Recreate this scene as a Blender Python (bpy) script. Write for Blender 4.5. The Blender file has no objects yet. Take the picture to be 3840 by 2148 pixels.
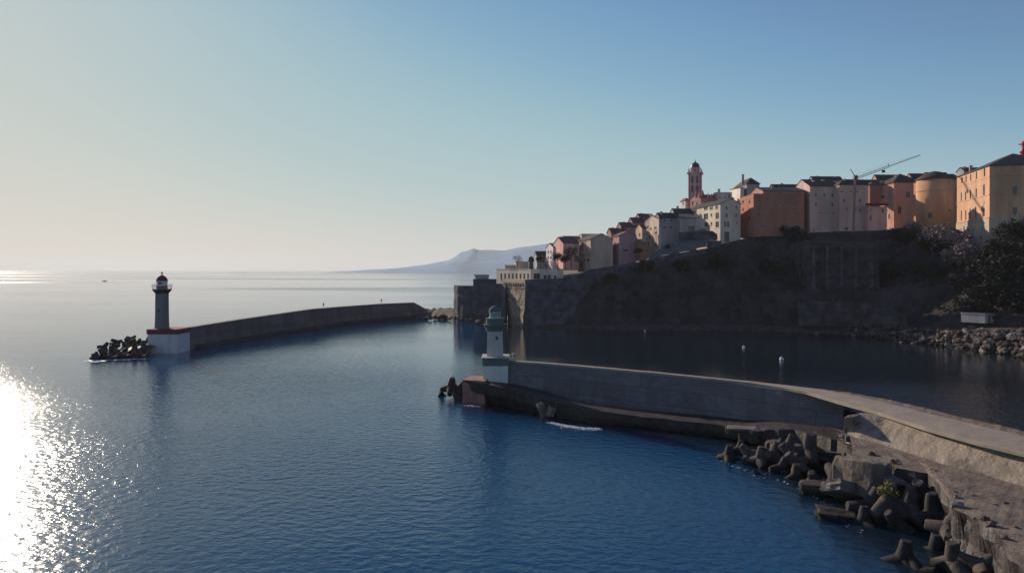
import bpy, bmesh, math, random
from mathutils import Vector, Matrix, noise as mnoise
R = math.radians
sc = bpy.context.scene
C = sc.collection
# ---------------------------------------------------------------- camera
F, H0 = 2773.3, 21.0          # focal length in photo pixels (3840 wide), camera height above the sea
cam_d = bpy.data.cameras.new("camera"); cam = bpy.data.objects.new("camera", cam_d); C.objects.link(cam)
cam.location = (0, 0, H0); cam.rotation_euler = (R(90), 0, 0)
cam_d.sensor_width = 36; cam_d.lens = 26; cam_d.shift_y = -62/3840
cam_d.clip_start = 0.5; cam_d.clip_end = 90000
sc.camera = cam
# ---------------------------------------------------------------- sky and sun
SUN_AZ, SUN_EL = R(-36.7), R(19)       # azimuth measured from +Y, negative = left
w = bpy.data.worlds.new("World"); sc.world = w; w.use_nodes = True
wn, wl = w.node_tree.nodes, w.node_tree.links
bg = wn["Background"]
sky = wn.new("ShaderNodeTexSky"); sky.sky_type = 'NISHITA'; sky.sun_disc = False
sky.sun_elevation = SUN_EL; sky.sun_rotation = SUN_AZ
sky.air_density = 0.9; sky.dust_density = 0.15; sky.ozone_density = 1.2; sky.altitude = 50
# grading of the sky light, channel by channel: u = x / (x + 0.5), then a curve, so that the glow round the sun keeps its colour
def vm(op, a, b):
    n = wn.new("ShaderNodeVectorMath"); n.operation = op
    for i, v in enumerate((a, b)):
        if isinstance(v, tuple): n.inputs[i].default_value = v
        else: wl.new(v, n.inputs[i])
    return n.outputs[0]
x = vm('MULTIPLY', sky.outputs[0], (.05,)*3)
x = vm('DIVIDE', x, vm('ADD', x, (.5,)*3))
cv = wn.new("ShaderNodeRGBCurve"); cv.mapping.use_clip = True
for ch, pts in enumerate((((.03, .055), (.05, .09), (.084, .128), (.12, .20), (.187, .345), (.36, .50), (.49, .585), (.71, .665), (1, .71), (2, .77), (5, .84)),
                          ((.05, .075), (.08, .125), (.133, .25), (.185, .375), (.274, .515), (.40, .575), (.55, .62), (.73, .645), (1, .66), (2, .71), (5, .78)),
                          ((.1, .2), (.2, .42), (.27, .545), (.36, .575), (.6, .582), (1, .59), (2, .64), (5, .70)))):
    c = cv.mapping.curves[ch]; c.points[0].location = (0, 0); c.points[1].location = (1, pts[-1][1]+.03)
    for a_, b_ in pts: c.points.new(a_/(a_+.5), b_)
cv.mapping.update(); wl.new(x, cv.inputs[1])
x = vm('MULTIPLY', cv.outputs[0], (10.0,)*3)
wl.new(x, bg.inputs[0]); bg.inputs[1].default_value = 0.10
sun_d = bpy.data.lights.new("sun", 'SUN'); sun = bpy.data.objects.new("sun", sun_d); C.objects.link(sun)
sun_d.energy = 5.0; sun_d.angle = R(0.5); sun_d.color = (1, 0.84, 0.66)
sdir = Vector((math.sin(SUN_AZ)*math.cos(SUN_EL), math.cos(SUN_AZ)*math.cos(SUN_EL), math.sin(SUN_EL)))
sun.rotation_euler = sdir.to_track_quat('Z', 'Y').to_euler(); sun.location = (-60, 60, 80)
sc.view_settings.view_transform = 'Standard'; sc.view_settings.look = 'None'
sc.view_settings.exposure = 0.0; sc.view_settings.gamma = 1.0
sc.cycles.use_denoising = True; sc.cycles.max_bounces = 5; sc.cycles.diffuse_bounces = 2
sc.cycles.glossy_bounces = 3; sc.cycles.volume_bounces = 3; sc.cycles.transparent_max_bounces = 8
sc.cycles.caustics_reflective = False; sc.cycles.caustics_refractive = False
sc.cycles.sample_clamp_indirect = 6
# ---------------------------------------------------------------- helpers
rnd = random.Random(7)
def W(px, py, Y): return Vector(((px-1920)*Y/F, Y, H0-(py-1012)*Y/F))      # photo pixel + distance -> point
def G(px, py, z=0.0):                                                     # photo pixel + height -> point
    Y = (H0-z)*F/(py-1012); return Vector(((px-1920)*Y/F, Y, z))
def zat(py, Y): return H0-(py-1012)*Y/F
def fn(p, s=1.0, o=4): return mnoise.fractal(Vector(p)*s, 1.0, 2.0, o)

def mat(name, col, var=0.18, scale=0.8, rough=0.85, bump=0.3, bscale=6, stain=0.0, stain_col=None, metal=0.0, spec=0.3, stretch=1.0, bdist=0.05, col2=None, joints=None):
    m = bpy.data.materials.new(name); m.use_nodes = True
    n, l = m.node_tree.nodes, m.node_tree.links
    b = n["Principled BSDF"]; b.inputs["Roughness"].default_value = rough; b.inputs["Metallic"].default_value = metal
    b.inputs["Specular IOR Level"].default_value = spec
    g = n.new("ShaderNodeNewGeometry")
    mp = n.new("ShaderNodeMapping"); mp.inputs["Scale"].default_value = (1, 1, stretch); l.new(g.outputs["Position"], mp.inputs[0])
    t = n.new("ShaderNodeTexNoise"); t.inputs["Scale"].default_value = scale; t.inputs["Detail"].default_value = 6; t.inputs["Roughness"].default_value = 0.65
    l.new(mp.outputs[0], t.inputs[0])
    r = n.new("ShaderNodeValToRGB"); e = r.color_ramp.elements
    e[0].position = 0.33; e[1].position = 0.67
    c2 = col2 or col
    e[0].color = tuple(c*(1-var) for c in col)+(1,); e[1].color = tuple(min(1, c*(1+var)) for c in c2)+(1,)
    l.new(t.outputs[0], r.inputs[0]); out = r.outputs[0]
    if stain > 0:
        t2 = n.new("ShaderNodeTexNoise"); t2.inputs["Scale"].default_value = scale*0.35; t2.inputs["Detail"].default_value = 8
        mp2 = n.new("ShaderNodeMapping"); mp2.inputs["Scale"].default_value = (3, 3, 0.6); mp2.inputs["Location"].default_value = (5, 3, 1)
        l.new(g.outputs["Position"], mp2.inputs[0]); l.new(mp2.outputs[0], t2.inputs[0])
        r2 = n.new("ShaderNodeValToRGB"); r2.color_ramp.elements[0].position = 0.5; r2.color_ramp.elements[1].position = 0.62
        r2.color_ramp.elements[1].color = (stain,)*3+(1,)
        l.new(t2.outputs[0], r2.inputs[0])
        mx = n.new("ShaderNodeMix"); mx.data_type = 'RGBA'; l.new(r2.outputs[0], mx.inputs[0]); l.new(out, mx.inputs[6])
        mx.inputs[7].default_value = tuple(stain_col or [c*0.4 for c in col])+(1,); out = mx.outputs[2]
    if joints:      # cast panels: faint differences between pours and thin open joints
        sx = n.new("ShaderNodeSeparateXYZ"); l.new(g.outputs["Position"], sx.inputs[0])
        ad = n.new("ShaderNodeMath"); ad.operation = 'SUBTRACT'; l.new(sx.outputs[0], ad.inputs[0]); l.new(sx.outputs[1], ad.inputs[1])
        cb = n.new("ShaderNodeCombineXYZ"); l.new(ad.outputs[0], cb.inputs[0]); l.new(sx.outputs[2], cb.inputs[1])
        bt_ = n.new("ShaderNodeTexBrick"); bt_.inputs["Scale"].default_value = 1; bt_.inputs["Brick Width"].default_value = joints[0]; bt_.inputs["Row Height"].default_value = joints[1]; bt_.inputs["Mortar Size"].default_value = joints[2]
        bt_.inputs["Color1"].default_value = (.86, .86, .86, 1); bt_.inputs["Color2"].default_value = (1.12, 1.11, 1.1, 1); bt_.inputs["Mortar"].default_value = (.5, .49, .48, 1)
        l.new(cb.outputs[0], bt_.inputs[0])
        mj = n.new("ShaderNodeMix"); mj.data_type = 'RGBA'; mj.blend_type = 'MULTIPLY'; mj.inputs[0].default_value = 1; l.new(out, mj.inputs[6]); l.new(bt_.outputs[0], mj.inputs[7]); out = mj.outputs[2]
    l.new(out, b.inputs["Base Color"])
    if bump:
        t3 = n.new("ShaderNodeTexNoise"); t3.inputs["Scale"].default_value = bscale; t3.inputs["Detail"].default_value = 5
        l.new(mp.outputs[0], t3.inputs[0])
        bp = n.new("ShaderNodeBump"); bp.inputs["Strength"].default_value = bump; bp.inputs["Distance"].default_value = bdist
        l.new(t3.outputs[0], bp.inputs["Height"]); l.new(bp.outputs[0], b.inputs["Normal"])
    return m

def block_mat(name, col, mortar, bw=1.1, bh=0.45, var=0.35, rough=0.9, bump=0.6):
    """masonry on walls whose outward direction is mostly horizontal: bricks laid by height and run"""
    m = bpy.data.materials.new(name); m.use_nodes = True
    n, l = m.node_tree.nodes, m.node_tree.links
    b = n["Principled BSDF"]; b.inputs["Roughness"].default_value = rough; b.inputs["Specular IOR Level"].default_value = 0.2
    g = n.new("ShaderNodeNewGeometry"); s = n.new("ShaderNodeSeparateXYZ"); l.new(g.outputs["Position"], s.inputs[0])
    a = n.new("ShaderNodeMath"); a.operation = 'ADD'; l.new(s.outputs[0], a.inputs[0]); l.new(s.outputs[1], a.inputs[1])
    cb = n.new("ShaderNodeCombineXYZ"); l.new(a.outputs[0], cb.inputs[0]); l.new(s.outputs[2], cb.inputs[1])
    t = n.new("ShaderNodeTexBrick"); t.inputs["Scale"].default_value = 1; t.inputs["Brick Width"].default_value = bw; t.inputs["Row Height"].default_value = bh
    t.inputs["Mortar Size"].default_value = 0.03
    t.inputs["Color1"].default_value = tuple(c*(1-var) for c in col)+(1,); t.inputs["Color2"].default_value = tuple(c*(1+var*0.6) for c in col)+(1,)
    t.inputs["Mortar"].default_value = tuple(mortar)+(1,)
    l.new(cb.outputs[0], t.inputs[0])
    nz = n.new("ShaderNodeTexNoise"); nz.inputs["Scale"].default_value = 0.35; nz.inputs["Detail"].default_value = 8; l.new(g.outputs["Position"], nz.inputs[0])
    r = n.new("ShaderNodeValToRGB"); r.color_ramp.elements[0].position = 0.35; r.color_ramp.elements[1].position = 0.65
    r.color_ramp.elements[0].color = (0.45, 0.42, 0.42, 1); r.color_ramp.elements[1].color = (1.1, 1.1, 1.1, 1)
    l.new(nz.outputs[0], r.inputs[0])
    mx = n.new("ShaderNodeMix"); mx.data_type = 'RGBA'; mx.blend_type = 'MULTIPLY'; mx.inputs[0].default_value = 1
    l.new(t.outputs[0], mx.inputs[6]); l.new(r.outputs[0], mx.inputs[7]); l.new(mx.outputs[2], b.inputs["Base Color"])
    bp = n.new("ShaderNodeBump"); bp.inputs["Strength"].default_value = bump; bp.inputs["Distance"].default_value = 0.08
    l.new(mx.outputs[2], bp.inputs["Height"]); l.new(bp.outputs[0], b.inputs["Normal"])
    return m

class MB:
    def __init__(s): s.v = []; s.f = []
    def add(s, vs, fs):
        o = len(s.v); s.v += [Vector(v) for v in vs]; s.f += [tuple(i+o for i in f) for f in fs]; return s
    def quad(s, a, b, c, d): return s.add([a, b, c, d], [(0, 1, 2, 3)])
    def obox(s, c, u, hw, v, hd, z0, z1, top=1.0):
        """box: centre (x,y), unit directions u,v with half sizes, z range, top shrink"""
        c = Vector((c[0], c[1], 0)); u = Vector((u[0], u[1], 0)); v = Vector((v[0], v[1], 0)); vs = []
        for z, k in ((z0, 1), (z1, top)):
            for a, b in ((-1, -1), (1, -1), (1, 1), (-1, 1)):
                p = c+u*a*hw*k+v*b*hd*k; vs.append((p.x, p.y, z))
        return s.add(vs, [(0, 3, 2, 1), (4, 5, 6, 7), (0, 1, 5, 4), (1, 2, 6, 5), (2, 3, 7, 6), (3, 0, 4, 7)])
    def box(s, x0, x1, y0, y1, z0, z1): return s.obox(((x0+x1)/2, (y0+y1)/2), (1, 0), (x1-x0)/2, (0, 1), (y1-y0)/2, z0, z1)
    def prism(s, poly, z0, z1, top=None):
        n = len(poly); tp = top or poly
        vs = [(p[0], p[1], z0) for p in poly]+[(p[0], p[1], z1) for p in tp]
        return s.add(vs, [tuple(range(n-1, -1, -1)), tuple(range(n, 2*n))]+[(i, (i+1) % n, n+(i+1) % n, n+i) for i in range(n)])
    def lathe(s, c, prof, n=24, ph=0.0):
        """profile [(r,z),...] about the vertical through c"""
        vs = []
        for r, z in prof:
            for i in range(n):
                a = 2*math.pi*i/n+ph; vs.append((c[0]+r*math.cos(a), c[1]+r*math.sin(a), z))
        fs = []
        for k in range(len(prof)-1):
            for i in range(n):
                j = (i+1) % n; fs.append((k*n+i, k*n+j, (k+1)*n+j, (k+1)*n+i))
        fs.append(tuple(range(n-1, -1, -1))); k = (len(prof)-1)*n; fs.append(tuple(range(k, k+n)))
        return s.add(vs, fs)
    def tube(s, p, q, r0, r1=None, n=8):
        p, q = Vector(p), Vector(q); r1 = r0 if r1 is None else r1
        d = (q-p).normalized(); a = d.orthogonal().normalized(); b = d.cross(a); vs = []
        for c, r in ((p, r0), (q, r1)):
            for i in range(n):
                t = 2*math.pi*i/n; vs.append(c+a*r*math.cos(t)+b*r*math.sin(t))
        return s.add(vs, [tuple(range(n-1, -1, -1)), tuple(range(n, 2*n))]+[(i, (i+1) % n, n+(i+1) % n, n+i) for i in range(n)])
    def loft(s, rows):
        n = len(rows[0]); vs = [p for r in rows for p in r]
        return s.add(vs, [(k*n+i, k*n+i+1, (k+1)*n+i+1, (k+1)*n+i) for k in range(len(rows)-1) for i in range(n-1)])
    def build(s, name, m, parent=None, smooth=False, loc=None):
        me = bpy.data.meshes.new(name)
        if parent is not None: o0 = Vector(ORG[parent.name])      # children keep their vertices relative to the thing's base point
        elif loc is not None: o0 = Vector(loc)
        else:
            xs = [v.x for v in s.v]; ys = [v.y for v in s.v]; zs = [v.z for v in s.v]
            o0 = Vector(((min(xs)+max(xs))/2, (min(ys)+max(ys))/2, min(zs)))
        me.from_pydata([tuple(v-o0) for v in s.v], [], s.f)
        bm = bmesh.new(); bm.from_mesh(me); bmesh.ops.recalc_face_normals(bm, faces=bm.faces); bm.to_mesh(me); bm.free()
        if smooth:
            for p in me.polygons: p.use_smooth = True
        me.materials.append(m)
        o = bpy.data.objects.new(name, me); C.objects.link(o)
        ORG[o.name] = tuple(o0)
        if parent is not None: o.parent = parent
        else: o.location = o0
        return o
ORG = {}
def tag(o, label=None, cat=None, group=None, kind=None):
    if label: o["label"] = label
    if cat: o["category"] = cat
    if group: o["group"] = group
    if kind: o["kind"] = kind
    return o
def thing(name, loc, label, cat, group=None):
    o = bpy.data.objects.new(name, None); C.objects.link(o); o.location = loc; o.empty_display_size = 0.5
    ORG[o.name] = tuple(loc); return tag(o, label, cat, group)
def copy_tree(o, parent=None):
    c = o.copy(); C.objects.link(c)
    if parent is not None: c.parent = parent
    for ch in o.children: copy_tree(ch, c)
    return c
# ---------------------------------------------------------------- materials
M = {}
M['roof'] = mat("roof_tile", (0.062, 0.05, 0.052), 0.35, 1.2, 0.8, 0.8, 5)
M['roof_red'] = mat("old_roof_tile", (0.13, 0.072, 0.072), 0.4, 1.0, 0.85, 0.8, 5)
M['slate'] = mat("slate_roof", (0.05, 0.05, 0.058), 0.25, 1.5, 0.85, 0.5, 6)
M['glass'] = mat("window_glass", (0.03, 0.035, 0.045), 0.3, 0.6, 0.25, 0, spec=0.6)
M['frame'] = mat("window_frame", (0.42, 0.38, 0.36), 0.1, 2, 0.6, 0)
M['shutter'] = mat("shutter_paint", (0.12, 0.15, 0.15), 0.2, 2, 0.6, 0)
M['metal'] = mat("dark_metal", (0.08, 0.08, 0.09), 0.2, 3, 0.5, 0, metal=0.6)
M['rail'] = mat("pale_rail", (0.55, 0.52, 0.58), 0.1, 3, 0.5, 0)
M['white'] = mat("white_paint", (0.72, 0.73, 0.74), 0.06, 2, 0.5, 0.1)
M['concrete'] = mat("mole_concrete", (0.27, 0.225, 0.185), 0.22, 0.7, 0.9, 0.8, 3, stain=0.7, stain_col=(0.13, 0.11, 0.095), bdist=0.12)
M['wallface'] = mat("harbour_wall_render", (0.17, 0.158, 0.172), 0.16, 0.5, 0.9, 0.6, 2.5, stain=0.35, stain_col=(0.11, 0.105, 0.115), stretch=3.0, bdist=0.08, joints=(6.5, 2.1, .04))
M['parapet'] = mat("parapet_concrete", (0.31, 0.26, 0.215), 0.12, 0.4, 0.9, 0.4, 3, stain=0.4, stain_col=(0.22, 0.18, 0.155))
M['leaf_brown'] = mat("brown_leaves", (0.055, 0.042, 0.038), 0.35, 0.3, 0.9, 0)
M['quaytop'] = mat("worn_quay_concrete", (0.19, 0.15, 0.125), 0.22, 0.6, 0.9, 0.9, 2.5, stain=0.8, stain_col=(0.11, 0.088, 0.075), bdist=0.1)
M['molewall'] = mat("breakwater_render", (0.14, 0.115, 0.12), 0.15, 0.25, 0.9, 0.6, 1.5, stain=0.6, stain_col=(0.09, 0.075, 0.08), stretch=2, joints=(9.0, 3.2, .06))
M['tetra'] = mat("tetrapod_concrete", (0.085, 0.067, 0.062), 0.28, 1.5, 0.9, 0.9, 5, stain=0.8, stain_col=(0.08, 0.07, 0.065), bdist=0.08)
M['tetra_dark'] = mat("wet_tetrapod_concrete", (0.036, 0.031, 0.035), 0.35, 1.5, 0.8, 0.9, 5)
M['boulder'] = mat("pale_boulder", (0.12, 0.092, 0.08), 0.45, 0.9, 0.9, 0.9, 4)
M['boulder2'] = mat("brown_boulder", (0.07, 0.05, 0.047), 0.4, 0.9, 0.9, 0.9, 4)
M['boulder3'] = mat("grey_boulder", (0.19, 0.165, 0.155), 0.35, 0.9, 0.9, 0.9, 4)
M['shore'] = mat("shore_rock", (0.07, 0.055, 0.052), 0.4, 0.5, 0.9, 0.9, 2)
M['wet'] = mat("wet_quay", (0.042, 0.034, 0.035), 0.35, 0.8, 0.6, 0.9, 3, bdist=0.1)
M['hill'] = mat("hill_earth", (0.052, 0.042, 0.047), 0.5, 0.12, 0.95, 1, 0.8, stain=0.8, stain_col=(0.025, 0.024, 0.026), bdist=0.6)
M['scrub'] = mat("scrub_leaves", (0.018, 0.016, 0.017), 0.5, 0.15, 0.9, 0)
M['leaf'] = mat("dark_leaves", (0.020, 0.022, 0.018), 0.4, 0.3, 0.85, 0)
M['leaf_pale'] = mat("dusty_leaves", (0.27, 0.20, 0.19), 0.35, 0.3, 0.9, 0)
M['bark'] = mat("bark", (0.09, 0.07, 0.055), 0.3, 2, 0.9, 0.5)
M['plateau'] = mat("town_ground", (0.16, 0.14, 0.13), 0.3, 0.2, 0.9, 0.4)
M['rampart'] = block_mat("rampart_stone", (0.12, 0.112, 0.142), (0.10, 0.095, 0.122), 1.6, 0.7, 0.08, bump=0.1)
M['bastion'] = block_mat("bastion_stone", (0.36, 0.285, 0.24), (0.2, 0.16, 0.14), 1.3, 0.6, 0.3)
M['road'] = mat("ramp_paving", (0.14, 0.135, 0.15), 0.12, 0.3, 0.85, 0.2)
M['mountain'] = mat("mountain_haze_blue", (0.09, 0.24, 0.42), 0.4, 0.002, 0.95, 0)  # blue of the distance haze is painted into the slope colour
M['foam'] = mat("sea_foam", (0.85, 0.87, 0.9), 0.05, 2, 0.7, 0.3)
M['cloth_dark'] = mat("dark_clothes", (0.03, 0.03, 0.035), 0.2, 5, 0.9, 0)
M['skin'] = mat("skin", (0.45, 0.28, 0.2), 0.1, 5, 0.7, 0)
for k_ in ('tetra', 'tetra_dark', 'boulder', 'boulder2', 'wet'):      # a dark tide band with a little weed above the waterline
    m_ = M[k_]; n, l = m_.node_tree.nodes, m_.node_tree.links; b_ = n["Principled BSDF"]; src = b_.inputs["Base Color"].links[0].from_socket
    g_ = n.new("ShaderNodeNewGeometry"); s_ = n.new("ShaderNodeSeparateXYZ"); l.new(g_.outputs["Position"], s_.inputs[0])
    nz = n.new("ShaderNodeTexNoise"); nz.inputs["Scale"].default_value = 1.3; nz.inputs["Detail"].default_value = 4; l.new(g_.outputs["Position"], nz.inputs[0])
    a_ = n.new("ShaderNodeMath"); a_.operation = 'MULTIPLY_ADD'; a_.inputs[1].default_value = -1.1; l.new(nz.outputs[0], a_.inputs[0]); l.new(s_.outputs[2], a_.inputs[2])
    r_ = n.new("ShaderNodeMapRange"); r_.inputs[1].default_value = -0.15; r_.inputs[2].default_value = 0.25; l.new(a_.outputs[0], r_.inputs[0])
    x_ = n.new("ShaderNodeMix"); x_.data_type = 'RGBA'; l.new(r_.outputs[0], x_.inputs[0]); x_.inputs[6].default_value = (.018, .019, .015, 1); l.new(src, x_.inputs[7]); l.new(x_.outputs[2], b_.inputs["Base Color"])
def paint(name, col, v=0.13, st=0.5):
    if name.endswith("_wall_paint"): g_ = sum(col)/3; col = tuple(min(.8, (c*.88+g_*.12)*1.2) for c in col)
    return mat(name, col, v, 0.22, 0.92, 0.25, 3, stain=st, stain_col=[c*0.64 for c in col], stretch=0.35)

def water_mat():
    m = bpy.data.materials.new("sea_water"); m.use_nodes = True
    n, l = m.node_tree.nodes, m.node_tree.links
    b = n["Principled BSDF"]
    b.inputs["Roughness"].default_value = 0.12; b.inputs["IOR"].default_value = 1.31; b.inputs["Specular Tint"].default_value = (0.42, 0.82, 1, 1)
    g = n.new("ShaderNodeNewGeometry")
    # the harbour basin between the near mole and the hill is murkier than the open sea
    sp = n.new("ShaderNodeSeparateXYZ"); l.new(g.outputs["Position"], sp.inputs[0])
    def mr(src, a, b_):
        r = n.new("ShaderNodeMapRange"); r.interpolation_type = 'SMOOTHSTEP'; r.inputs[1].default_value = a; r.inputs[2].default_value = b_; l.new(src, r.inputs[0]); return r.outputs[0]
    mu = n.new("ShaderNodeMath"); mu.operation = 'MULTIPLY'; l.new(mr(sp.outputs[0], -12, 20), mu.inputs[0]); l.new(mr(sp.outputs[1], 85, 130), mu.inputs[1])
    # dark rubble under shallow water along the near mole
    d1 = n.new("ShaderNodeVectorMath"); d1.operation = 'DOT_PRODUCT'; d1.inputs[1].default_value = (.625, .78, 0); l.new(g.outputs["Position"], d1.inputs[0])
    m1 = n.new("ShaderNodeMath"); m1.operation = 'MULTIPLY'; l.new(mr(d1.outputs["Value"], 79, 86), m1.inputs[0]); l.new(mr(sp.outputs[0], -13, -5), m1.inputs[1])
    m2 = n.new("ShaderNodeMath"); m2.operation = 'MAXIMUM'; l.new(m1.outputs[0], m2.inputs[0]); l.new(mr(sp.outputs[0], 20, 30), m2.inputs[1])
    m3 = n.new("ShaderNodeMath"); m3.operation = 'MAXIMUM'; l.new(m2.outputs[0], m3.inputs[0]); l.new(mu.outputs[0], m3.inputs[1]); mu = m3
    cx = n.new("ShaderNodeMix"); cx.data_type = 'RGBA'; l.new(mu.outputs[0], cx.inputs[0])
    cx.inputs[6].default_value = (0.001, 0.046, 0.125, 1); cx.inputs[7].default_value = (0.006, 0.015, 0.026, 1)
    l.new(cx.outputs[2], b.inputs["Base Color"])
    mp = n.new("ShaderNodeMapping"); mp.inputs["Rotation"].default_value = (0, 0, R(-14)); mp.inputs["Scale"].default_value = (0.5, 1, 1)
    l.new(g.outputs["Position"], mp.inputs[0])
    # calm and ruffled patches
    tp = n.new("ShaderNodeTexNoise"); tp.inputs["Scale"].default_value = 0.010; tp.inputs["Detail"].default_value = 3; l.new(mp.outputs[0], tp.inputs[0])
    pr = n.new("ShaderNodeMapRange"); pr.inputs[1].default_value = 0.38; pr.inputs[2].default_value = 0.62; pr.inputs[3].default_value = 0.35; pr.inputs[4].default_value = 1.0
    l.new(tp.outputs[0], pr.inputs[0])
    # the breeze ruffles the water nearest the moles; farther out it lies calmer
    cal = n.new("ShaderNodeMapRange"); cal.interpolation_type = 'SMOOTHSTEP'; cal.inputs[1].default_value = 95; cal.inputs[2].default_value = 190; cal.inputs[3].default_value = 1.0; cal.inputs[4].default_value = 0.40
    l.new(sp.outputs[1], cal.inputs[0])
    # streaks of ruffled water far out
    fs = n.new("ShaderNodeTexNoise"); fs.inputs["Scale"].default_value = 0.0022; fs.inputs["Detail"].default_value = 2; mf = n.new("ShaderNodeMapping"); mf.inputs["Scale"].default_value = (0.35, 1, 1); l.new(g.outputs["Position"], mf.inputs[0]); l.new(mf.outputs[0], fs.inputs[0])
    fr = n.new("ShaderNodeMapRange"); fr.interpolation_type = 'SMOOTHSTEP'; fr.inputs[1].default_value = 0.50; fr.inputs[2].default_value = 0.58; l.new(fs.outputs[0], fr.inputs[0])
    fa = n.new("ShaderNodeMath"); fa.operation = 'MULTIPLY'; l.new(fr.outputs[0], fa.inputs[0]); l.new(mr(sp.outputs[1], 300, 900), fa.inputs[1])
    fb = n.new("ShaderNodeMath"); fb.operation = 'MULTIPLY_ADD'; fb.inputs[1].default_value = 0.8; l.new(fa.outputs[0], fb.inputs[0]); l.new(cal.outputs[0], fb.inputs[2]); cal = fb
    ms = n.new("ShaderNodeMath"); ms.operation = 'MULTIPLY'; l.new(pr.outputs[0], ms.inputs[0]); l.new(cal.outputs[0], ms.inputs[1]); pr = ms
    rg = n.new("ShaderNodeMath"); rg.operation = 'MULTIPLY'; rg.inputs[1].default_value = 0.125; l.new(cal.outputs[0], rg.inputs[0]); l.new(rg.outputs[0], b.inputs["Roughness"])
    prev = None
    mp2 = n.new("ShaderNodeMapping"); mp2.inputs["Rotation"].default_value = (0, 0, R(20)); mp2.inputs["Scale"].default_value = (0.85, 1, 1); l.new(g.outputs["Position"], mp2.inputs[0])
    for sc_, det, dist in ((0.05, 2, 0.25), (0.35, 3, 0.065), (1.1, 5, 0.22)):
        t = n.new("ShaderNodeTexNoise"); t.inputs["Scale"].default_value = sc_; t.inputs["Detail"].default_value = det
        l.new((mp2 if sc_ > 1 else mp).outputs[0], t.inputs[0])
        bp = n.new("ShaderNodeBump"); bp.inputs["Distance"].default_value = dist
        l.new(pr.outputs[0], bp.inputs["Strength"])
        l.new(t.outputs[0], bp.inputs["Height"])
        if prev: l.new(prev.outputs[0], bp.inputs["Normal"])
        prev = bp
    l.new(prev.outputs[0], b.inputs["Normal"])
    return m
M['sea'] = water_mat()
# ---------------------------------------------------------------- sea, far mountains, headland
me = bpy.data.meshes.new("sea"); me.from_pydata([(-45000, -400, 0), (45000, -400, 0), (45000, 40000, 0), (-45000, 40000, 0)], [], [(0, 1, 2, 3)])
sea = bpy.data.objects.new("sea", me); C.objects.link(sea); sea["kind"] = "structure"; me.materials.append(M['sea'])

YM = 7000
def interp(tab, x):
    if x <= tab[0][0]: return tab[0][1:]
    for a, b in zip(tab, tab[1:]):
        if x <= b[0]:
            t = (x-a[0])/(b[0]-a[0]); return tuple(p+(q-p)*t for p, q in zip(a[1:], b[1:]))
    return tab[-1][1:]
sil = [(1380, 1011), (1440, 1009), (1510, 1003), (1600, 991), (1650, 981), (1683, 976), (1715, 957), (1728, 946), (1758, 939), (1775, 930), (1793, 938), (1845, 937), (1885, 940), (1911, 936),
       (1943, 928), (2009, 920), (2051, 914), (2120, 909), (2250, 907), (2500, 912), (3000, 930), (4200, 960)]
cols = []
px = 1380
while px < 4200: cols.append(px); px += 12 if px < 2200 else 60
rows = []
for k in range(9):
    t = k/8; row = []
    for px in cols:
        top = max(zat(interp(sil, px)[0], YM), 2)
        if t <= 0.5: s = t*2; Y = YM-1900*(1-s); z = top*(s**1.3)
        else: s = (t-0.5)*2; Y = YM+1800*s; z = top*(1-s)
        x = (px-1920)*YM/F
        z += fn((x, Y, 0), 0.0014, 5)*top*0.25*math.sin(math.pi*t if t not in (0.5,) else 0)*(0 if k == 4 else 1)
        row.append((x, Y, max(z, -1) if 0 < k < 8 else -1))
    rows.append(row)
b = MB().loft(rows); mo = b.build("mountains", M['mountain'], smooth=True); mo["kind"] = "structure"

# headland: columns (px, foot distance, foot height, crest py, crest distance)
HL = [(1955, 278, 1.5, 1062, 284), (2000, 276, 1.5, 1054, 286), (2110, 272, 1.5, 1046, 287), (2250, 268, 1.5, 1012, 288), (2350, 267, 1.5, 994, 289), (2480, 266, 1.5, 962, 290), (2620, 265, 1.5, 940, 291), (2680, 264, 1.5, 921, 291), (2800, 262, 1.5, 893, 291),
      (2900, 260, 1.5, 884, 290), (3020, 256, 1.5, 873, 288), (3150, 250, 2.0, 868, 284), (3300, 243, 3.0, 864, 279), (3420, 232, 3.5, 850, 272), (3520, 222, 4.0, 851, 265), (3590, 216, 4.0, 858, 258), (3640, 212, 4.0, 918, 242),
      (3683, 210, 4.0, 988, 234), (3715, 208, 4.0, 950, 233), (3760, 204, 4.2, 850, 233), (3860, 198, 4.5, 826, 229), (4000, 190, 4.5, 815, 224), (4300, 175, 4.5, 800, 215), (5200, 140, 4.5, 760, 180), (6600, 105, 4.5, 700, 140)]
def hill_col(px): return interp(HL, px)
PROF = [(0.0, 0.0), (0.10, 0.16), (0.18, 0.34), (0.34, 0.42), (0.45, 0.55), (0.56, 0.66), (0.66, 0.75), (0.76, 0.83), (0.86, 0.91), (0.94, 0.965), (1, 1)]
def hill_pt(px, t, rough=1.0):
    fy, fz, cpy, cy = hill_col(px)
    cz = zat(cpy, cy); s = interp(PROF, t)[0]
    Y = fy+(cy-fy)*t; z = fz+(cz-fz)*s; x = (px-1920)*Y/F
    k = math.sin(math.pi*min(1, max(0, t)))*rough
    d = (fn((x, Y, z), 0.07, 5)*3.4+abs(fn((x*1.3, Y*.3, z*.4), 0.12, 4))*2.2)*k
    return Vector((x, Y-d, z+fn((x, z, Y), 0.16, 4)*1.3*k))
hp = list(range(1955, 4301, 11))+list(range(4330, 6601, 40))
rows = [[((p-1920)*(hill_col(p)[0]-3)/F, hill_col(p)[0]-3, -2.0) for p in hp]]
for k in range(31): rows.append([hill_pt(p, k/30) for p in hp])
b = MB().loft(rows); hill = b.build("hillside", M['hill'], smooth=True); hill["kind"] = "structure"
rows = []
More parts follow.
